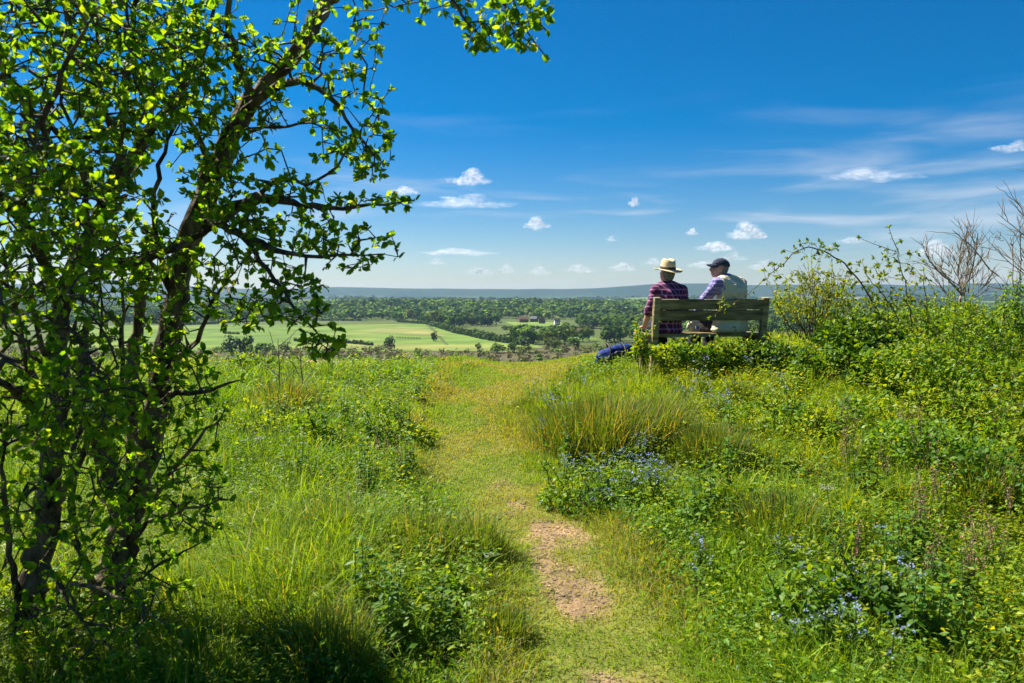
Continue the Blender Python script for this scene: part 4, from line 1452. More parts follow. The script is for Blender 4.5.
# dry stalks left, on the brow
def dry_stalk(px, py, top, label, seed):
    p = hit(px, py, 30); d = p[1]
    h = at(top[0], top[1], d)
    g = Grow(seed)
    g.limb([p - [0, 0, .05], (p + h) / 2 + [.01, 0, 0], h], [.010, .007, .003], step=.06)
    r = np.random.default_rng(seed)
    for q in range(5):
        t = .35 + .13 * q; b = p + (h - p) * t
        s = (-1) ** q
        e = b + np.array([s * r.uniform(.12, .28), r.normal(0, .08), r.uniform(.15, .32)])
        g.limb([b, (b + e) / 2, e], [.005, .004, .002], 'near')
    ch = g.finish()
    t = empty('dry_stalk', p); tag(t, label, 'dry stalk', 'dry leafless stalks on the brow')
    for o in g.mesh(ch, .004, M['bare_twig'], t, ('stem', 'side_twigs'), sides=(6, 4)):
        o.location = -Vector([float(v) for v in p])


dry_stalk(280, 412, (278, 338), 'leafless dry stalk on the brow, the left of the pair', 31)
dry_stalk(302, 408, (300, 345), 'leafless dry stalk on the brow, the right of the pair', 32)


# ------------------------------------------------------------------ bushes on the right
def bush(name, label, blobs, n, Ls, pal, seed, gap=.44, stems=26, base=None, group=None, mat='bramble', cat='bush', shoots=14, shoot_len=.6, hollow=.5):
    """Leafy thicket: leaves on the outer part of overlapping lumps, held by arching stems."""
    r = np.random.default_rng(seed)
    blobs = [(np.array(c, float), np.array(s, float)) for c, s in blobs]
    base = np.array(base if base is not None else blobs[0][0]); base[2] = float(ground_z(base[0], base[1]))
    vol = np.array([s.prod() ** .67 for c, s in blobs]); vol /= vol.sum()
    P = np.zeros((0, 3)); Nn = np.zeros((0, 3))
    BC = np.array([c for c, s in blobs]); BS = np.array([s for c, s in blobs])
    for _try in range(60):
        if len(P) >= n: break
        m_ = n * 2
        q = r.choice(len(blobs), p=vol, size=m_)
        u = norm(r.normal(size=(m_, 3)))
        rr = 1 - np.abs(r.normal(0, .22, m_))
        p = BC[q] + u * BS[q] * rr[:, None]
        f = fbm(p[:, 0] * 2.6 + p[:, 2] * 2.2, p[:, 1] * 2.6 - p[:, 2] * 2.6, seed)
        p = p + u * BS[q] * ((f - .5) * 1.5)[:, None]
        ok = (u[:, 2] > -.35) & (rr > .2) & ((f > gap) | (r.random(m_) > .9)) & (p[:, 2] > ground_z(p[:, 0], p[:, 1]) + .02)
        ok &= ~((u[:, 1] < -.25) & (u[:, 2] < .42) & (r.random(m_) < hollow))
        P = np.concatenate([P, p[ok]]); Nn = np.concatenate([Nn, u[ok]])
    P = P[:n]; Nn = Nn[:n]; n = len(P); stems = min(stems, n)
    P = np.array(P); Nn = np.array(Nn)
    D = norm(Nn * [.8, .8, .2] + r.normal(size=P.shape) * .7 + [0, 0, -.1])
    N = norm(Nn * .5 + [0, 0, .7] + r.normal(size=P.shape) * .45)
    L = r.uniform(Ls[0], Ls[1], n)
    t = empty(name, base); tag(t, label, cat, group)
    f = fbm(P[:, 0] * 3, P[:, 1] * 3 + P[:, 2] * 3, seed + 5)
    col = np.array(pal)[np.clip((f * 1.6 - .3) * len(pal) + r.normal(0, .5, n), 0, len(pal) - 1).astype(int)] * r.uniform(.8, 1.25, (n, 1))
    mb = MB(); add_leaves(mb, P - base, D, N, L, L * r.uniform(.5, .7, n), col)
    sh_ = mb; mb = MB()
    top_ = np.argsort(-(P[:, 2] + r.normal(0, .10, n)))[:max(1, n // 6)]
    for k in r.choice(top_, min(shoots, len(top_)), replace=False):
        e0 = P[k] - base; dirn = norm(Nn[k] * .5 + r.normal(0, .45, 3) + [0, 0, .9]); Ls_ = r.uniform(.14, .42) * shoot_len
        e1 = e0 + dirn * Ls_ + [0, 0, -.06 * Ls_]
        tt = np.linspace(0, 1, 6)[:, None]; mid = (e0 + e1) / 2 + [0, 0, .15 * Ls_]
        pts = (1 - tt) ** 2 * (e0 - dirn * .15) + 2 * tt * (1 - tt) * mid + tt * tt * e1
        add_tube(mb, pts, np.linspace(.004, .0015, 6), 5)
        m_ = int(10 + 26 * Ls_); ti = r.random(m_); ip = np.stack([np.interp(ti, tt[:, 0], pts[:, q_]) for q_ in range(3)], 1)
        LL = r.uniform(Ls[0], Ls[1], m_) * .85
        add_leaves(sh_, ip, norm(r.normal(size=(m_, 3)) + dirn * .6), norm(r.normal(size=(m_, 3)) * .5 + [0, 0, .8]), LL, LL * .58, np.array(pal)[r.integers(1, len(pal), m_)] * r.uniform(.85, 1.3, (m_, 1)))
    for k in r.choice(n, stems, replace=False):
        e = P[k] - base
        b = e * [.35, .35, 0] + np.append(r.normal(0, .05, 2), 0); b[2] = float(ground_z(b[0] + base[0], b[1] + base[1])) - base[2] - .03
        mid = (b + e) / 2 + [0, 0, .25 * np.linalg.norm(e - b)]
        tt = np.linspace(0, 1, 9)[:, None]
        add_tube(mb, (1 - tt) ** 2 * b + 2 * tt * (1 - tt) * mid + tt * tt * (e + (e - mid) * .1), np.linspace(.006, .0018, 9), 5)
    sh_.obj('foliage', M[mat], t)
    mb.obj('stems', M['twig'], t)
    return t


YG = [(.060, .145, .010), (.100, .205, .010), (.150, .255, .012), (.21, .285, .013)]
DG = [(.045, .11, .012), (.07, .16, .012), (.105, .205, .012), (.15, .245, .013)]


def blob(px, py, d, rx, rz, ry=None):
    """A lump whose middle is seen at the pixel at distance d; radii in metres."""
    c = at(px, py, d)
    g = float(ground_z(c[0], c[1]))
    if not g - .1 < c[2] - .4 * rz < g + .5: print('blob off the ground', px, py, d, round(c[2], 2), round(g, 2))
    c[2] = max(c[2], g + .4 * rz)
    return (c, (rx, ry or rx, rz))


bush('bramble_bush', 'rounded dark-hollowed bramble bush nearest the bench', [blob(838, 366, 8.0, .40, .36), blob(884, 364, 8.1, .38, .36), blob(862, 358, 8.3, .34, .34)], 7000, (.035, .07), DG, 41, gap=.46, shoots=44, shoot_len=.6, hollow=.93)
bush('bramble_bush', 'broad sunny bramble bank below the rose stems', [blob(925, 385, 7.0, .50, .36), blob(895, 415, 6.6, .45, .28), blob(970, 400, 6.8, .5, .3), blob(880, 392, 7.4, .4, .3), blob(940, 360, 7.8, .5, .34)], 8200, (.03, .06), YG, 42, gap=.5, shoots=60, hollow=.75)
bush('bramble_bush', 'bramble bush at the right edge below the bare branches', [blob(1005, 355, 8.6, .6, .42), blob(1050, 360, 8.4, .7, .55), blob(985, 345, 9.3, .4, .32), blob(1020, 335, 9.0, .35, .3)], 6800, (.035, .065), DG, 43, gap=.5, shoots=50, hollow=.8)
bush('bramble_bush', 'far low bramble bank at the foot of the bare tree', [blob(945, 334, 10.2, .6, .30), blob(895, 334, 10.4, .5, .26), blob(1000, 334, 10.6, .6, .3), blob(968, 322, 10.9, .4, .24), blob(848, 332, 10.8, .4, .22)], 6800, (.035, .06), YG, 44, gap=.46, shoots=60, shoot_len=.8)
bush('bramble_bush', 'low trailing bramble at the right edge in the lower meadow', [blob(985, 455, 5.6, .5, .24), blob(1030, 470, 5.2, .5, .28), blob(930, 445, 5.8, .42, .18), blob(960, 425, 6.3, .4, .22)], 6000, (.03, .055), YG, 45, gap=.5, shoots=50, hollow=.7)
bush('bramble_bush', 'low dark leafy bramble at the bottom right', [blob(850, 622, 3.65, .32, .16), blob(900, 632, 3.55, .28, .14)], 1500, (.035, .065), DG, 46, stems=14, gap=.48, shoots=20)
bush('bramble_bush', 'small leafy bramble in front of the right end of the bench', [blob(774, 358, 9.0, .28, .14), blob(750, 354, 9.1, .2, .1)], 900, (.035, .07), DG, 47, stems=12, gap=.47, shoots=12)
bush('leafy_shrub', 'yellow-green sapling shoots beside the blue bag', [blob(641, 352, 8.9, .12, .10)], 160, (.035, .07), YG, 48, stems=8, gap=.3, cat='shrub', shoots=14, shoot_len=.9)
bush('leafy_shrub', 'leafy green weeds hiding the foot of the bench', [blob(672, 354, 9.0, .24, .11), blob(700, 357, 8.9, .22, .11), blob(728, 356, 9.0, .18, .10)], 1300, (.035, .075), YG, 49, stems=14, cat='shrub', gap=.47, shoots=22, shoot_len=.45)
bush('leafy_shrub', 'shrub beside the hawthorn in the left meadow, leaves coloured bright as if sunlit', [blob(262, 438, 7.2, .24, .16), blob(285, 430, 7.4, .16, .12)], 500, (.03, .06), [(.15, .25, .012), (.19, .28, .014)], 50, stems=12, gap=.3, cat='shrub', shoots=12)  # yellowish palette puts strong sunlight into the leaf colour
bush('leafy_shrub', 'dark green leafy weeds in the grass right of the dry stalks', [blob(315, 437, 7.0, .16, .14)], 420, (.04, .08), DG, 51, stems=10, gap=.3, cat='shrub')
bush('leafy_shrub', 'low dark bush on the brow left of the dry stalks', [blob(255, 372, 11.5, .3, .16)], 700, (.04, .07), DG, 52, stems=10, gap=.35, cat='shrub')
# rank herbs that break up the slope on the right
bush('leafy_shrub', 'lush weed clump in the sunny slope right of the dark tussock', [blob(800, 440, 6.6, .34, .15), blob(770, 430, 7.0, .26, .12)], 1500, (.03, .06), YG, 53, stems=12, gap=.46, cat='shrub', shoots=22)
bush('leafy_shrub', 'leafy weed clump close to the right edge of the path', [blob(565, 500, 5.4, .20, .10), blob(600, 515, 5.2, .22, .10)], 900, (.025, .05), DG, 54, stems=12, gap=.42, cat='shrub', shoots=14)
bush('leafy_shrub', 'leafy weed clump leaning over the left edge of the path', [blob(430, 620, 3.9, .22, .09), blob(390, 590, 4.1, .16, .08)], 600, (.03, .06), YG, 55, stems=12, gap=.42, cat='shrub', shoots=16)
bush('leafy_shrub', 'low leafy weed clump on the left of the path halfway to the brow', [blob(400, 440, 7.0, .3, .12), blob(360, 450, 6.8, .26, .11)], 1200, (.03, .06), YG, 56, stems=12, gap=.42, cat='shrub', shoots=16)


bush('leafy_shrub', 'pale open shrub with small yellow-green leaves behind the dark-hollowed bramble', [blob(812, 304, 10.8, .40, .27), blob(832, 308, 10.9, .30, .24), blob(794, 310, 10.8, .22, .20)], 1000, (.028, .05), [(.13, .21, .012), (.17, .24, .014), (.21, .27, .02)], 57, stems=40, gap=.5, cat='shrub', shoots=34, shoot_len=1.0, hollow=.3)


def twiggy(name, label, base, limbs, attract, seed, leafpal, Ln, prob, along, mat, cat, tipr=.0016, rmax=.006, leafmat='bramble', sag=.1):
    g = Grow(seed)
    for k, (pts, rad) in enumerate(limbs):
        g.limb(pts, rad, 'near' if k and np.linalg.norm(np.array(pts[0]) - np.array(limbs[0][0][0])) > .05 else None, step=.06)
    if len(attract): g.attract(attract, .06, .25, sag)
    ch = g.finish(tipr)
    t = empty(name, base); tag(t, label, cat)
    parts = g.mesh(ch, .008, M[mat], t, ('trunk', 'branches'), sides=(8, 4))
    if leafpal is not None:
        r = np.random.default_rng(seed + 1)
        P, D = g.leaf_sites(rmax, prob, along)
        n = len(P); L = r.uniform(Ln[0], Ln[1], n)
        mb = MB(); add_leaves(mb, P, D, norm(r.normal(size=(n, 3)) * .7 + [0, 0, .8]), L, L * .6, leaf_cols(r, n, np.array(leafpal)))
        parts.append(mb.obj('leaves', M[leafmat], t))
    for o in parts: o.location = -Vector([float(v) for v in base])
    return t


# upright shrub with thin yellowing leaves behind the bench
d = 11.0; b = at(815, 345, d); b[2] = float(ground_z(b[0], b[1]))
lim = []
for k, (px, py) in enumerate([(785, 283), (800, 275), (818, 270), (833, 279), (845, 290), (775, 300), (826, 285)]):
    e = at(px, py, d + .3 * math.sin(k * 2.1)); m_ = (b + e) / 2 + np.array([(e[0] - b[0]) * .15, 0, 0])
    lim.append(([b, m_, e], [.014, .009, .003]))
r = np.random.default_rng(61)
A = region(r, 813, 298, 40, 28, d - .45, d + .45, 260)
twiggy('hawthorn_sapling', 'thin open sapling with yellow-green leaves right behind the bench end', b, lim, A, 62, [(.18, .24, .012), (.23, .27, .015), (.12, .20, .012)], (.035, .062), 1, 3, 'twig', 'sapling')

# wild rose with long arching stems
d = 8.3; b = at(905, 400, d); b[2] = float(ground_z(b[0], b[1])) - .02
L_ = lambda pts: px_limb([(q[0], q[1], q[2] if len(q) > 2 else d) for q in pts])
lim = [([b] + L_([(890, 345), (872, 300), (850, 268), (830, 254), (808, 244), (790, 256), (775, 272), (757, 287), (738, 301, 8.5), (722, 310, 8.5), (710, 317, 8.5)]), [.011, .010, .009, .008, .007, .006, .005, .004, .003, .0028, .0022, .0015]),
       ([b] + L_([(918, 365), (909, 305), (902, 270), (895, 242), (889, 228)]), [.010, .009, .007, .005, .004, .002]),
       ([b] + L_([(905, 350), (898, 315), (880, 290), (868, 280), (862, 262)]), [.009, .008, .006, .005, .004, .002]),
       (L_([(897, 252), (880, 246), (866, 241), (860, 238)]), [.004, .003, .002, .0015]),
       ([b] + L_([(925, 360), (928, 310), (922, 270), (930, 285), (945, 311)]), [.008, .007, .005, .004, .003, .002])]
r = np.random.default_rng(63)
A = region(r, 895, 275, 30, 35, d - .3, d + .3, 110) + region(r, 858, 280, 30, 22, d - .2, d + .2, 46) + region(r, 808, 250, 30, 9, d - .1, d + .1, 34) + region(r, 772, 274, 12, 12, d - .1, d + .1, 14) + region(r, 725, 308, 14, 9, 8.4, 8.6, 7) + region(r, 890, 320, 40, 30, d - .3, d + .3, 120)
twiggy('wild_rose', 'wild rose with long leafy stems arching over the bench end', b, lim, A, 64, [(.13, .21, .012), (.19, .25, .015), (.09, .17, .012)], (.03, .055), .9, 2, 'twig', 'rose')


# leafless trees on the right
def bare_tree(label, base, topz, spread, seed, n, lean=0.0):
    r = np.random.default_rng(seed)
    Ht = topz - base[2]
    g = Grow(seed)

    def grow(p, d, L, rad, depth):
        k = 5; pts = [p]; dd = norm(d)
        for q in range(k):
            dd = norm(dd + r.normal(0, .09, 3) + [0, 0, .05]); pts.append(pts[-1] + dd * L / k)
        pts = np.array(pts)
        g.limb(pts, np.linspace(rad, max(.0022, rad * .35), k + 1), 'near' if g.pos else None, step=.05)
        if depth == 0: return
        for q in range(n if depth > 1 else 5):
            t = r.uniform(.25, 1.0); i_ = min(k - 1, int(t * k)); p2 = pts[i_] + (pts[i_ + 1] - pts[i_]) * (t * k - i_)
            side = norm(np.cross(dd, r.normal(size=3)))
            grow(p2, norm(dd * r.uniform(.8, 1.1) + side * r.uniform(.45, .85) + [0, 0, .12]), L * r.uniform(.38, .6), max(.0038, rad * .46), depth - 1)

    grow(base, np.array([.05, 0, 1.]), Ht * .42, .036, 0)
    hub = np.array(g.pos)
    for k in range(11):
        a = k * 2.4 + r.random(); s0 = hub[int(len(hub) * r.uniform(.25, .98))]
        f = r.uniform(.15, 1.0)
        grow(s0, np.array([math.cos(a) * f * spread / .6, .7 * math.sin(a) * f, 1.0]) + [lean, 0, 0], Ht * r.uniform(.38, .56) * (1.12 - .35 * f), .017, 2)
    ch = g.finish(.0022)
    t = empty('bare_tree', base); tag(t, label, 'tree')
    for o in g.mesh(ch, .012, M['bare_twig'], t, ('trunk', 'branches'), sides=(8, 4)): o.location = -Vector([float(v) for v in base])


b = at(958, 322, 12.5); b[2] = float(ground_z(b[0], b[1]))
bare_tree('leafless grey tree standing above the brambles', b, at(972, 214, 12.5)[2], .62, 71, 6, .05)
b = at(1062, 345, 9.5); b[2] = float(ground_z(b[0], b[1]))
bare_tree('leafless branches reaching in at the right edge', b, at(1024, 165, 9.5)[2], .62, 73, 6, -.25)

# ------------------------------------------------------------------ bench
BP = np.array([(702 - 512) / F * 9.6, 9.6, 0.0]); BP[2] = 0.71
BYAW = R(9)
bench = empty('park_bench', BP, BYAW)
tag(bench, 'weathered wooden bench with plank back seen from behind on the brow', 'bench')
PALE = (1.0, 1.0, 1.0); DARK = (.85, .85, .8)
LB = 1.35
tilt = R(9)
rt = rot_xyz(tilt, 0, 0)
for k, zc in enumerate((.795, .665)):
    mb = MB(); yy = -.235 - (zc - .45) * math.tan(tilt)
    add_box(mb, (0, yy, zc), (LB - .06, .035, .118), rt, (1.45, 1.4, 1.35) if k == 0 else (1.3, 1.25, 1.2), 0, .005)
    o = mb.obj('back_plank', M['wood'], bench)
for s in (-1, 1):
    mb = MB()
    # raking rear post from the ground to the top of the back
    rp_ = rot_xyz(tilt, 0, 0)
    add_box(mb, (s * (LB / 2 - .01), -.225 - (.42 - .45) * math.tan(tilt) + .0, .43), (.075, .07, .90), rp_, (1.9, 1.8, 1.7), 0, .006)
    mb.obj('rear_post', M['wood'], bench)
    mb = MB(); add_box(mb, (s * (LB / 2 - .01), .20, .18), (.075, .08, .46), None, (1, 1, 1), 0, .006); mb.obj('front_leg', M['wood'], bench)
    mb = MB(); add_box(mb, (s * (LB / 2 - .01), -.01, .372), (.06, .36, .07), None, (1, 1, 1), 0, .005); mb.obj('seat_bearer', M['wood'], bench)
for yy in (-.125, .035, .195):
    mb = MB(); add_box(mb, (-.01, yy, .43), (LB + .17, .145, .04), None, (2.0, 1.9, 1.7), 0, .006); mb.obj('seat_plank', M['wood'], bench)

# ------------------------------------------------------------------ people
def skin_mat(name, c):
    m, nt, out = new_mat(name)
    p = nd(nt, 'ShaderNodeBsdfPrincipled'); p.inputs['Base Color'].default_value = (*c, 1); p.inputs['Roughness'].default_value = .55
    p.inputs['Subsurface Weight'].default_value = .0
    nt.links.new(p.outputs[0], out.inputs['Surface'])
    return m


def plaid_mat(name, base, dark, line, sx, sz, rot=0):
    m, nt, out = new_mat(name)
    p = nd(nt, 'ShaderNodeBsdfPrincipled'); p.inputs['Roughness'].default_value = .9; p.inputs['Specular IOR Level'].default_value = .15
    tc = nd(nt, 'ShaderNodeTexCoord'); se = nd(nt, 'ShaderNodeSeparateXYZ'); nt.links.new(tc.outputs['Object'], se.inputs[0])
    ad = nd(nt, 'ShaderNodeMath', operation='ADD'); nt.links.new(se.outputs[0], ad.inputs[0]); nt.links.new(se.outputs[1], ad.inputs[1])

    def band(sock, period, lo, hi):
        a = nd(nt, 'ShaderNodeMath', operation='DIVIDE'); nt.links.new(sock, a.inputs[0]); a.inputs[1].default_value = period
        f = nd(nt, 'ShaderNodeMath', operation='FRACT'); nt.links.new(a.outputs[0], f.inputs[0])
        g = nd(nt, 'ShaderNodeMath', operation='GREATER_THAN'); nt.links.new(f.outputs[0], g.inputs[0]); g.inputs[1].default_value = lo
        l = nd(nt, 'ShaderNodeMath', operation='LESS_THAN'); nt.links.new(f.outputs[0], l.inputs[0]); l.inputs[1].default_value = hi
        mu = nd(nt, 'ShaderNodeMath', operation='MULTIPLY'); nt.links.new(g.outputs[0], mu.inputs[0]); nt.links.new(l.outputs[0], mu.inputs[1])
        return mu.outputs[0]

    cur = None

    def mix(fac, c1, c2, amt):
        mm = nd(nt, 'ShaderNodeMixRGB')
        k = nd(nt, 'ShaderNodeMath', operation='MULTIPLY'); nt.links.new(fac, k.inputs[0]); k.inputs[1].default_value = amt
        nt.links.new(k.outputs[0], mm.inputs['Fac'])
        if isinstance(c1, tuple): mm.inputs['Color1'].default_value = (*c1, 1)
        else: nt.links.new(c1, mm.inputs['Color1'])
        mm.inputs['Color2'].default_value = (*c2, 1)
        return mm.outputs[0]

    cur = mix(band(ad.outputs[0], sx, .0, .45), base, dark, .6)
    cur = mix(band(se.outputs[2], sz, .0, .45), cur, dark, .6)
    cur = mix(band(ad.outputs[0], sx, .68, .80), cur, line, .75)
    cur = mix(band(se.outputs[2], sz, .68, .80), cur, line, .75)
    nt.links.new(cur, p.inputs['Base Color'])
    nt.links.new(p.outputs[0], out.inputs['Surface'])
    return m


M['skin'] = skin_mat('skin', (.50, .26, .18))
M['eye'] = skin_mat('eye', (.05, .04, .035))
M['hair'] = solid_mat('grey_hair', (.12, .11, .10), (.25, .235, .22), 60, .8, .2, .5, 120)
M['plaid'] = plaid_mat('plaid_cotton', (.20, .035, .11), (.035, .012, .045), (.42, .28, .36), .062, .066)
M['check'] = plaid_mat('checked_cotton', (.20, .17, .36), (.15, .13, .30), (.46, .44, .58), .05, .05)
M['vest'] = solid_mat('vest_canvas', (.54, .48, .33), (.63, .565, .41), 12, .9, .15, .5, 20)
M['dark_cloth'] = solid_mat('dark_trousers', (.022, .022, .028), (.04, .04, .05), 12, .9, .15, .4, 20)
M['grey_cloth'] = solid_mat('stone_trousers', (.42, .37, .28), (.50, .45, .34), 12, .9, .15, .4, 20)
M['leather'] = solid_mat('boot_leather', (.04, .025, .015), (.07, .045, .03), 10, .6, .35)
M['straw_hat'] = solid_mat('straw_weave', (.60, .46, .24), (.76, .62, .38), 60, .8, .2, .5, 160, (1, 1, 3))
M['band'] = solid_mat('hat_band', (.05, .035, .025), None, 10, .8, .2)
M['cap'] = solid_mat('cap_cotton', (.030, .036, .062), (.055, .062, .09), 20, .9, .15, .3, 60)
M['blue_nylon'] = solid_mat('blue_nylon', (.004, .018, .11), (.007, .036, .22), 3, .7, .2, .3, 8)
M['black_nylon'] = solid_mat('black_nylon', (.012, .012, .014), (.022, .022, .026), 8, .55, .35, .5, 14)
M['pale_cloth'] = solid_mat('pale_canvas', (.52, .50, .44), (.64, .61, .54), 9, .9, .15, .6, 12)
M['buckle'] = solid_mat('grey_plastic', (.12, .12, .13), None, 5, .4, .4)


def ell(bm, c, s, R3=None, sub=2):
    V, T = ICO[sub]
    V = V * np.asarray(s, float)
    if R3 is not None: V = V @ np.asarray(R3).T
    return V + np.asarray(c, float)


def hull(mb, *ells, R3=None):
    """Convex hull over ellipsoids (centre, radii)."""
    bm = bmesh.new()
    for c, s in ells:
        s = (s, s, s) if np.isscalar(s) else s
        for v in ell(None, c, s, R3): bm.verts.new(v)
    res = bmesh.ops.convex_hull(bm, input=bm.verts[:])
    bmesh.ops.delete(bm, geom=[v for v in bm.verts if not v.link_faces], context='VERTS')
    add_bm(mb, bm)


def hand(mb, wrist, d, up, side):
    """Palm, four fingers and a thumb; d = finger direction, up = back of the hand."""
    d = norm(d); s = norm(np.cross(d, up)); up = np.cross(s, d)
    kn = wrist + d * .085
    hull(mb, (wrist, .022), (wrist + d * .03 + s * .022, (.016, .016, .014)), (kn + s * .034, .012), (kn - s * .034, .012), (wrist + d * .03 - s * .022, .015))
    for q, (o_, L) in enumerate(((.032, .062), (.011, .072), (-.011, .068), (-.032, .052))):
        a = kn + s * o_; b = a + d * L * .5 - up * .006; c = b + d * L * .40 - up * L * .35
        hull(mb, (a, .0105), (b, .0095)); hull(mb, (b, .0095), (c, .0075))
    sg = side
    t0 = wrist + d * .03 + s * sg * .026; t1 = t0 + d * .03 + s * sg * .026; t2 = t1 + d * .028 + s * sg * .004
    hull(mb, (t0, .014), (t1, .011)); hull(mb, (t1, .011), (t2, .009))


def seated(label, off, yaw, headc, headyaw, lean, sh, el_l, wr_l, hd_l, el_r, wr_r, hd_r, shirt, trousers, sleeve_l, sleeve_r, vest=None, hat=None, knees=(.12, .12), drop=0.0, slim=1.0):
    """A seated figure; local +y is forward, z up, origin on the ground below the hips."""
    t = Matrix.Translation(Vector([float(v) for v in BP])) @ Matrix.Rotation(BYAW, 4, 'Z') @ Matrix.Translation(Vector(off)) @ Matrix.Rotation(yaw, 4, 'Z')
    pel = np.array([0, -.06, .545]); wa = np.array([lean * .35, -.115, .74 - drop * .5]); chs = np.array([lean * .7, -.125, .93 - drop])
    SL = np.array([lean - sh, -.10, 1.035 - drop]); SR = np.array([lean + sh, -.10, 1.035 - drop])
    nk = np.array([lean * 1.05, -.085, 1.09 - drop]); hc = np.array(headc, float)
    Rh = rot_xyz(R(8), 0, headyaw)

    def torso(mb, e):
        hull(mb, (pel, (.175 * slim + e, .125 + e, .10 + e)), (wa, (.155 * slim + e, .115 + e, .10 + e)))
        hull(mb, (wa, (.155 * slim + e, .115 + e, .10 + e)), (chs, (.175 * slim + e, .12 + e, .13 + e)))
        hull(mb, (chs, (.17 * slim + e, .115 + e, .13 + e)), (SL, (.06 + e, .062 + e, .055 + e)), (SR, (.06 + e, .062 + e, .055 + e)), (nk + [0, 0, .005], .046 + e))

    def arm(mb, S, E, W_, e, upto=1.0):
        hull(mb, (S, .058 + e), (E, .043 + e))
        if upto > .5:
            k = (upto - .5) * 2
            hull(mb, (E, .043 + e), (E + (W_ - E) * k, (.043 - .014 * k) + e))

    def legs(mb, e, foot=True):
        for s, kx in ((-1, knees[0]), (1, knees[1])):
            hip = pel + [s * .09, .02, -.01]; kn = np.array([s * kx, .39, .51]); an = np.array([s * (kx + .01), .43, .10])
            hull(mb, (hip, .085 + e), (kn, .06 + e)); hull(mb, (kn, .06 + e), (kn + (an - kn) * .4 + [0, -.012, 0], .056 + e)); hull(mb, (kn + (an - kn) * .4 + [0, -.012, 0], .056 + e), (an, .04 + e))
            if foot: hull(mb, (an + [0, -.03, -.045], (.036, .04, .035)), (an + [0, .13, -.06], (.04, .05, .025)))

    def loc(v):
        return hc + Rh @ np.array(v, float)

    mb = MB()
    torso(mb, 0); arm(mb, SL, el_l, wr_l, 0); arm(mb, SR, el_r, wr_r, 0); legs(mb, 0)
    hand(mb, wr_l, hd_l[0], hd_l[1], 1); hand(mb, wr_r, hd_r[0], hd_r[1], -1)
    hull(mb, (nk - [0, 0, .03], .058), (loc((0, -.02, -.07)), .054))
    hull(mb, (loc((0, -.012, .035)), (.074, .092, .085)), (loc((0, .03, -.02)), (.064, .066, .07)), R3=Rh)
    hull(mb, (loc((0, .03, -.02)), (.06, .06, .06)), (loc((0, .055, -.088)), (.034, .03, .022)), (loc((0, -.01, -.06)), (.05, .05, .04)), R3=Rh)
    hull(mb, (loc((0, .088, .012)), .011), (loc((0, .112, -.026)), .015), (loc((.014, .092, -.03)), .010), (loc((-.014, .092, -.03)), .010))
    hull(mb, (loc((-.03, .085, .022)), .011), (loc((.03, .085, .022)), .011))
    hull(mb, (loc((-.02, .09, -.058)), .007), (loc((.02, .09, -.058)), .007), (loc((0, .096, -.056)), .007))
    hull(mb, (loc((-.018, .088, -.068)), .007), (loc((.018, .088, -.068)), .007), (loc((0, .093, -.069)), .007))
    for s in (-1, 1):
        hull(mb, (loc((s * .077, -.008, .02)), (.008, .018, .018)), (loc((s * .075, -.002, -.025)), (.007, .010, .012)), R3=Rh)
    body = fuse(mb, 'person', .0075, M['skin'], None, 5)
    body.matrix_world = t
    tag(body, label, 'person')
    # eyes
    mb = MB()
    for s in (-1, 1):
        V, T = ICO[2]; mb.add(V * .0115 + loc((s * .031, .0805, .004)), T, None)
    mb.obj('eyes', M['eye'], body, smooth=True)
    # hair at the back and sides of the head
    mb = MB()
    hull(mb, (loc((0, -.035, .02)), (.078, .078, .062)), (loc((0, -.045, -.035)), (.06, .055, .035)), R3=Rh)
    fuse(mb, 'hair', .006, M['hair'], body, 2)
    mb = MB(); torso(mb, .016); arm(mb, SL, el_l, wr_l, .014, sleeve_l); arm(mb, SR, el_r, wr_r, .014, sleeve_r)
    if not vest: hull(mb, (pel + [0, 0, .03], (.195 * slim, .145, .09)), (pel + [0, -.02, -.06], (.205 * slim, .15, .04)))
    shr = fuse(mb, 'shirt', .009, shirt, body, 3, crease=.011)
    mb = MB()
    th = np.linspace(0, 2 * np.pi, 18)
    add_tube(mb, np.stack([nk[0] + .066 * np.cos(th), nk[1] + .005 + .066 * np.sin(th), nk[2] + .012 - .016 * np.sin(th)], 1), .017, 8)
    mb.obj('collar', shirt if vest is None else M['vest'], shr, smooth=True)
    mb = MB(); legs(mb, .016, False); hull(mb, (pel, (.185, .135, .10)), (pel + [0, .03, -.03], (.18, .13, .08)))
    fuse(mb, 'trousers', .010, trousers, body, 3, crease=.010)
    for s, kx in ((-1, knees[0]), (1, knees[1])):
        mb = MB(); an = np.array([s * (kx + .01), .43, .10])
        hull(mb, (an + [0, -.015, .03], (.05, .055, .03)), (an + [0, -.03, -.05], (.046, .055, .045)))
        hull(mb, (an + [0, -.03, -.05], (.046, .055, .045)), (an + [0, .13, -.062], (.047, .06, .034)))
        fuse(mb, 'boot', .008, M['leather'], body, 2)
    if vest:
        mb = MB()
        hull(mb, (pel + [-.02, -.02, -.055], (.255, .175, .045)), (pel + [.0, -.01, .05], (.20, .15, .06)), (wa, (.190, .145, .11)))
        hull(mb, (wa, (.185, .14, .11)), (chs, (.198, .146, .14)))
        hull(mb, (chs, (.205, .152, .145)), (SL + [.045, -.012, .012], (.055, .088, .078)), (SR + [-.02, -.006, .004], (.070, .088, .078)), (nk + [0, -.01, -.012], .070))
        hull(mb, (SR + [-.02, -.006, .004], (.070, .088, .078)), (SR + [.005, .0, -.14], (.066, .080, .05)))
        fuse(mb, 'vest', .009, M['vest'], body, 3, crease=.013)
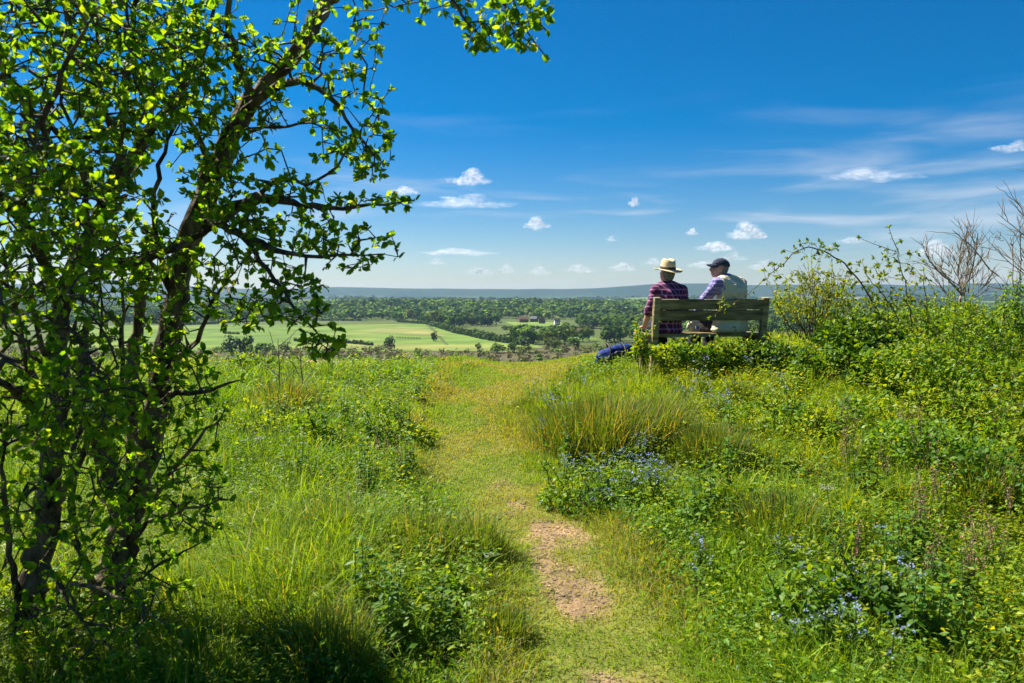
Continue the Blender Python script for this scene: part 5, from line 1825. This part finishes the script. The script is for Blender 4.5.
    # hats
    if hat == 'straw':
        prof = [(.0, .128), (.035, .130), (.062, .126), (.078, .112), (.086, .075), (.091, .03), (.094, .004), (.12, -.004), (.15, -.006), (.172, .0), (.174, -.006), (.15, -.012), (.12, -.010), (.096, -.006), (.088, -.004)]
        mb = MB(); k = 40; th = np.arange(k) * 2 * np.pi / k
        rings = []
        for rr, zz in prof:
            x = rr * np.cos(th) * .93; y = rr * np.sin(th) * 1.08
            dz = np.where(zz > .10, -.022 * np.exp(-(x / .03) ** 2) * (1 if rr < .07 else .6), 0) + np.where(rr > .11, .012 * (np.abs(x) / .17) ** 2 - .014 * np.abs(y / .18) ** 2, 0)
            rings.append(np.stack([x, y, zz + dz], 1))
        V = np.concatenate(rings); j = np.arange(k); j2 = (j + 1) % k
        Q = np.concatenate([np.stack([a * k + j, a * k + j2, (a + 1) * k + j2, (a + 1) * k + j], 1) for a in range(len(prof) - 1)])
        mb.add(V @ Rh.T + loc((0, -.008, .062)), None, Q)
        ho = mb.obj('straw_hat', M['straw_hat'], body, smooth=True)
        mb = MB(); V = np.concatenate([np.stack([rr * np.cos(th) * .93, rr * np.sin(th) * 1.08, 0 * th + zz], 1) for rr, zz in ((.0965, .005), (.0955, .018), (.0925, .034), (.089, .034))])
        Q = np.concatenate([np.stack([a * k + j, a * k + j2, (a + 1) * k + j2, (a + 1) * k + j], 1) for a in range(3)])
        mb.add(V @ Rh.T + loc((0, -.008, .062)), None, Q); mb.obj('hat_band', M['band'], ho, smooth=True)
    if hat == 'cap':
        mb = MB(); k = 36; th = np.arange(k) * 2 * np.pi / k
        prof = [(a, b) for a, b in zip(np.cos(np.linspace(1.5, 0, 9)), np.sin(np.linspace(1.5, 0, 9)))]
        V = np.concatenate([np.stack([rr * .089 * np.cos(th), rr * .108 * np.sin(th), zz * .088 + 0 * th], 1) for rr, zz in prof] + [np.stack([.083 * np.cos(th), .102 * np.sin(th), -.004 + 0 * th], 1)])
        j = np.arange(k); j2 = (j + 1) % k
        Q = np.concatenate([np.stack([a * k + j, a * k + j2, (a + 1) * k + j2, (a + 1) * k + j], 1) for a in range(9)])
        mb.add(V @ Rh.T + loc((0, -.012, .042)), None, Q)
        ho = mb.obj('cap', M['cap'], body, smooth=True)
        mb = MB(); a = np.linspace(.35, math.pi - .35, 15)
        inn = np.stack([.086 * np.cos(a), .100 * np.sin(a), 0 * a + .004], 1)
        out_ = np.stack([.080 * np.cos(a), .100 * np.sin(a) + .078 * np.sin(a) ** .7, -.012 - .010 * np.cos(a) ** 2 * 2], 1)
        mid_ = (inn + out_) / 2 + [0, 0, .006]
        top = np.concatenate([inn, mid_, out_]); V = np.concatenate([top, top - [0, 0, .006]])
        j = np.arange(14)
        Q = [np.stack([r0 * 15 + j, r0 * 15 + j + 1, (r0 + 1) * 15 + j + 1, (r0 + 1) * 15 + j], 1) for r0 in (0, 1, 3, 4)] + [np.stack([30 + j, 31 + j, 76 + j, 75 + j], 1)]
        mb.add(V @ Rh.T + loc((0, -.012, .042)), None, np.concatenate(Q)); mb.obj('peak', M['cap'], ho, smooth=True)
        mb = MB(); V, T = ICO[2]; mb.add((V * [.01, .01, .006] + [0, 0, .088]) @ Rh.T + loc((0, -.012, .042)), T, None); mb.obj('button', M['cap'], ho, smooth=True)
    return body


A_ = np.array
seated('person in straw hat and purple plaid shirt at the left end of the bench', (-.47, 0, -.005), R(3), (.0, -.06, 1.148), R(12), .010, .150,
       A_((-.225, -.12, .76)), A_((-.27, -.03, .535)), (A_((-.55, .75, -.25)), A_((-.35, .1, 1))), A_((.27, .02, .78)), A_((.13, .24, .66)), (A_((-.5, .8, -.1)), A_((0, 0, 1))),
       M['plaid'], M['dark_cloth'], .62, 1.0, None, 'straw', drop=.07, slim=.90)
seated('person in dark cap and cream vest turning to the left on the bench', (.30, 0, 0), R(22), (-.115, .0, 1.215), R(62), -.055, .185,
       A_((-.31, .06, .83)), A_((-.20, .27, .70)), (A_((.5, .8, -.1)), A_((0, 0, 1))), A_((.25, .02, .78)), A_((.10, .25, .66)), (A_((-.6, .7, -.1)), A_((0, 0, 1))),
       M['check'], M['dark_cloth'], 1.0, 1.0, True, 'cap')

# ------------------------------------------------------------------ bags
def bag_body(mb, c, s, rz, seed, ry=0):
    r = np.random.default_rng(seed)
    R3 = rot_xyz(0, ry, rz)
    es = []
    for q in ((-.6, 0, -.3), (.6, 0, -.3), (-.5, .1, .45), (.5, -.1, .4), (0, 0, .62), (-.75, .1, 0), (.75, 0, 0)):
        es.append((np.asarray(c) + R3 @ (np.array(q) * np.array(s) * .62 + r.normal(0, .012, 3)), np.array(s) * .42))
    hull(mb, *es, R3=R3)
    return R3


p = hit(615, 366, 30); p[2] -= .05
t = empty('backpack', p); tag(t, 'bright blue rucksack slumped on the grass left of the bench', 'rucksack')
mb = MB(); R3 = bag_body(mb, (0, 0, .17), (.31, .19, .21), R(10), 3, R(-14))
fuse(mb, 'body', .012, M['blue_nylon'], t, 2, crease=.010)
mb = MB(); bag_body(mb, (-.02, -.15, .15), (.17, .07, .12), R(10), 4, R(-14)); fuse(mb, 'pocket', .010, M['black_nylon'], t, 2, crease=.012)
for xx in (-.10, .10):
    mb = MB(); th = np.linspace(-.5, 2.6, 12)
    add_tube(mb, np.stack([xx + .02 * np.sin(3 * th), -.195 * np.cos(th), .16 + .20 * np.sin(th)], 1), .011, 6); mb.obj('strap', M['black_nylon'], t, smooth=True)
mb = MB(); bag_body(mb, (.24, .0, .19), (.10, .16, .15), R(10), 6); fuse(mb, 'lid', .010, M['black_nylon'], t, 2)

ML = Matrix.Translation(Vector([float(v) for v in BP])) @ Matrix.Rotation(BYAW, 4, 'Z')
q = ML @ Vector((.80, -.02, -.02))
t = empty('black_bag', q, BYAW); tag(t, 'black bag standing on the ground at the right end of the bench', 'bag')
mb = MB(); bag_body(mb, (0, 0, .21), (.17, .14, .25), 0, 8); fuse(mb, 'body', .012, M['black_nylon'], t, 2)
mb = MB(); th = np.linspace(0, math.pi, 10); add_tube(mb, np.stack([.07 * np.cos(th), 0 * th, .38 + .07 * np.sin(th)], 1), .009, 6); mb.obj('handle', M['black_nylon'], t, smooth=True)

q = ML @ Vector((-.13, -.06, .452))
t = empty('canvas_bag', q, BYAW + R(10)); tag(t, 'small pale canvas bag on the seat between the two people', 'bag')
mb = MB(); bag_body(mb, (0, 0, .075), (.11, .09, .09), 0, 12); fuse(mb, 'body', .009, M['pale_cloth'], t, 2)
mb = MB(); add_tube(mb, np.stack([.075 * np.cos(th), -.03 + 0 * th, .12 + .045 * np.sin(th)], 1), .007, 6); mb.obj('handle', M['leather'], t, smooth=True)
mb = MB(); add_box(mb, (.0, -.083, .06), (.05, .02, .05), None, (.1, .1, .2), 0, .004); mb.obj('pocket', M['check'], t)

# ------------------------------------------------------------------ camera and view
cam = bpy.data.cameras.new('camera'); co = link('camera', cam)
cam.sensor_width = 36; cam.lens = F * 36 / 1024; cam.clip_end = 100000; cam.clip_start = .05
co.location = EYE; co.rotation_euler = (math.pi / 2 + PITCH, 0, 0)
cam.dof.use_dof = True; cam.dof.focus_distance = 9.0; cam.dof.aperture_fstop = 5.6
scene.camera = co
scene.view_settings.view_transform = 'Standard'; scene.view_settings.look = 'None'
scene.view_settings.exposure = 1.35; scene.view_settings.gamma = 1
scene.render.engine = 'CYCLES'
scene.cycles.use_denoising = True
scene.cycles.denoiser = 'OPENIMAGEDENOISE'
scene.cycles.denoising_input_passes = 'RGB_ALBEDO_NORMAL'
scene.cycles.max_bounces = 8; scene.cycles.transparent_max_bounces = 24
scene.cycles.diffuse_bounces = 4; scene.cycles.transmission_bounces = 4; scene.cycles.glossy_bounces = 2
scene.cycles.volume_bounces = 0
scene.cycles.sample_clamp_indirect = 6
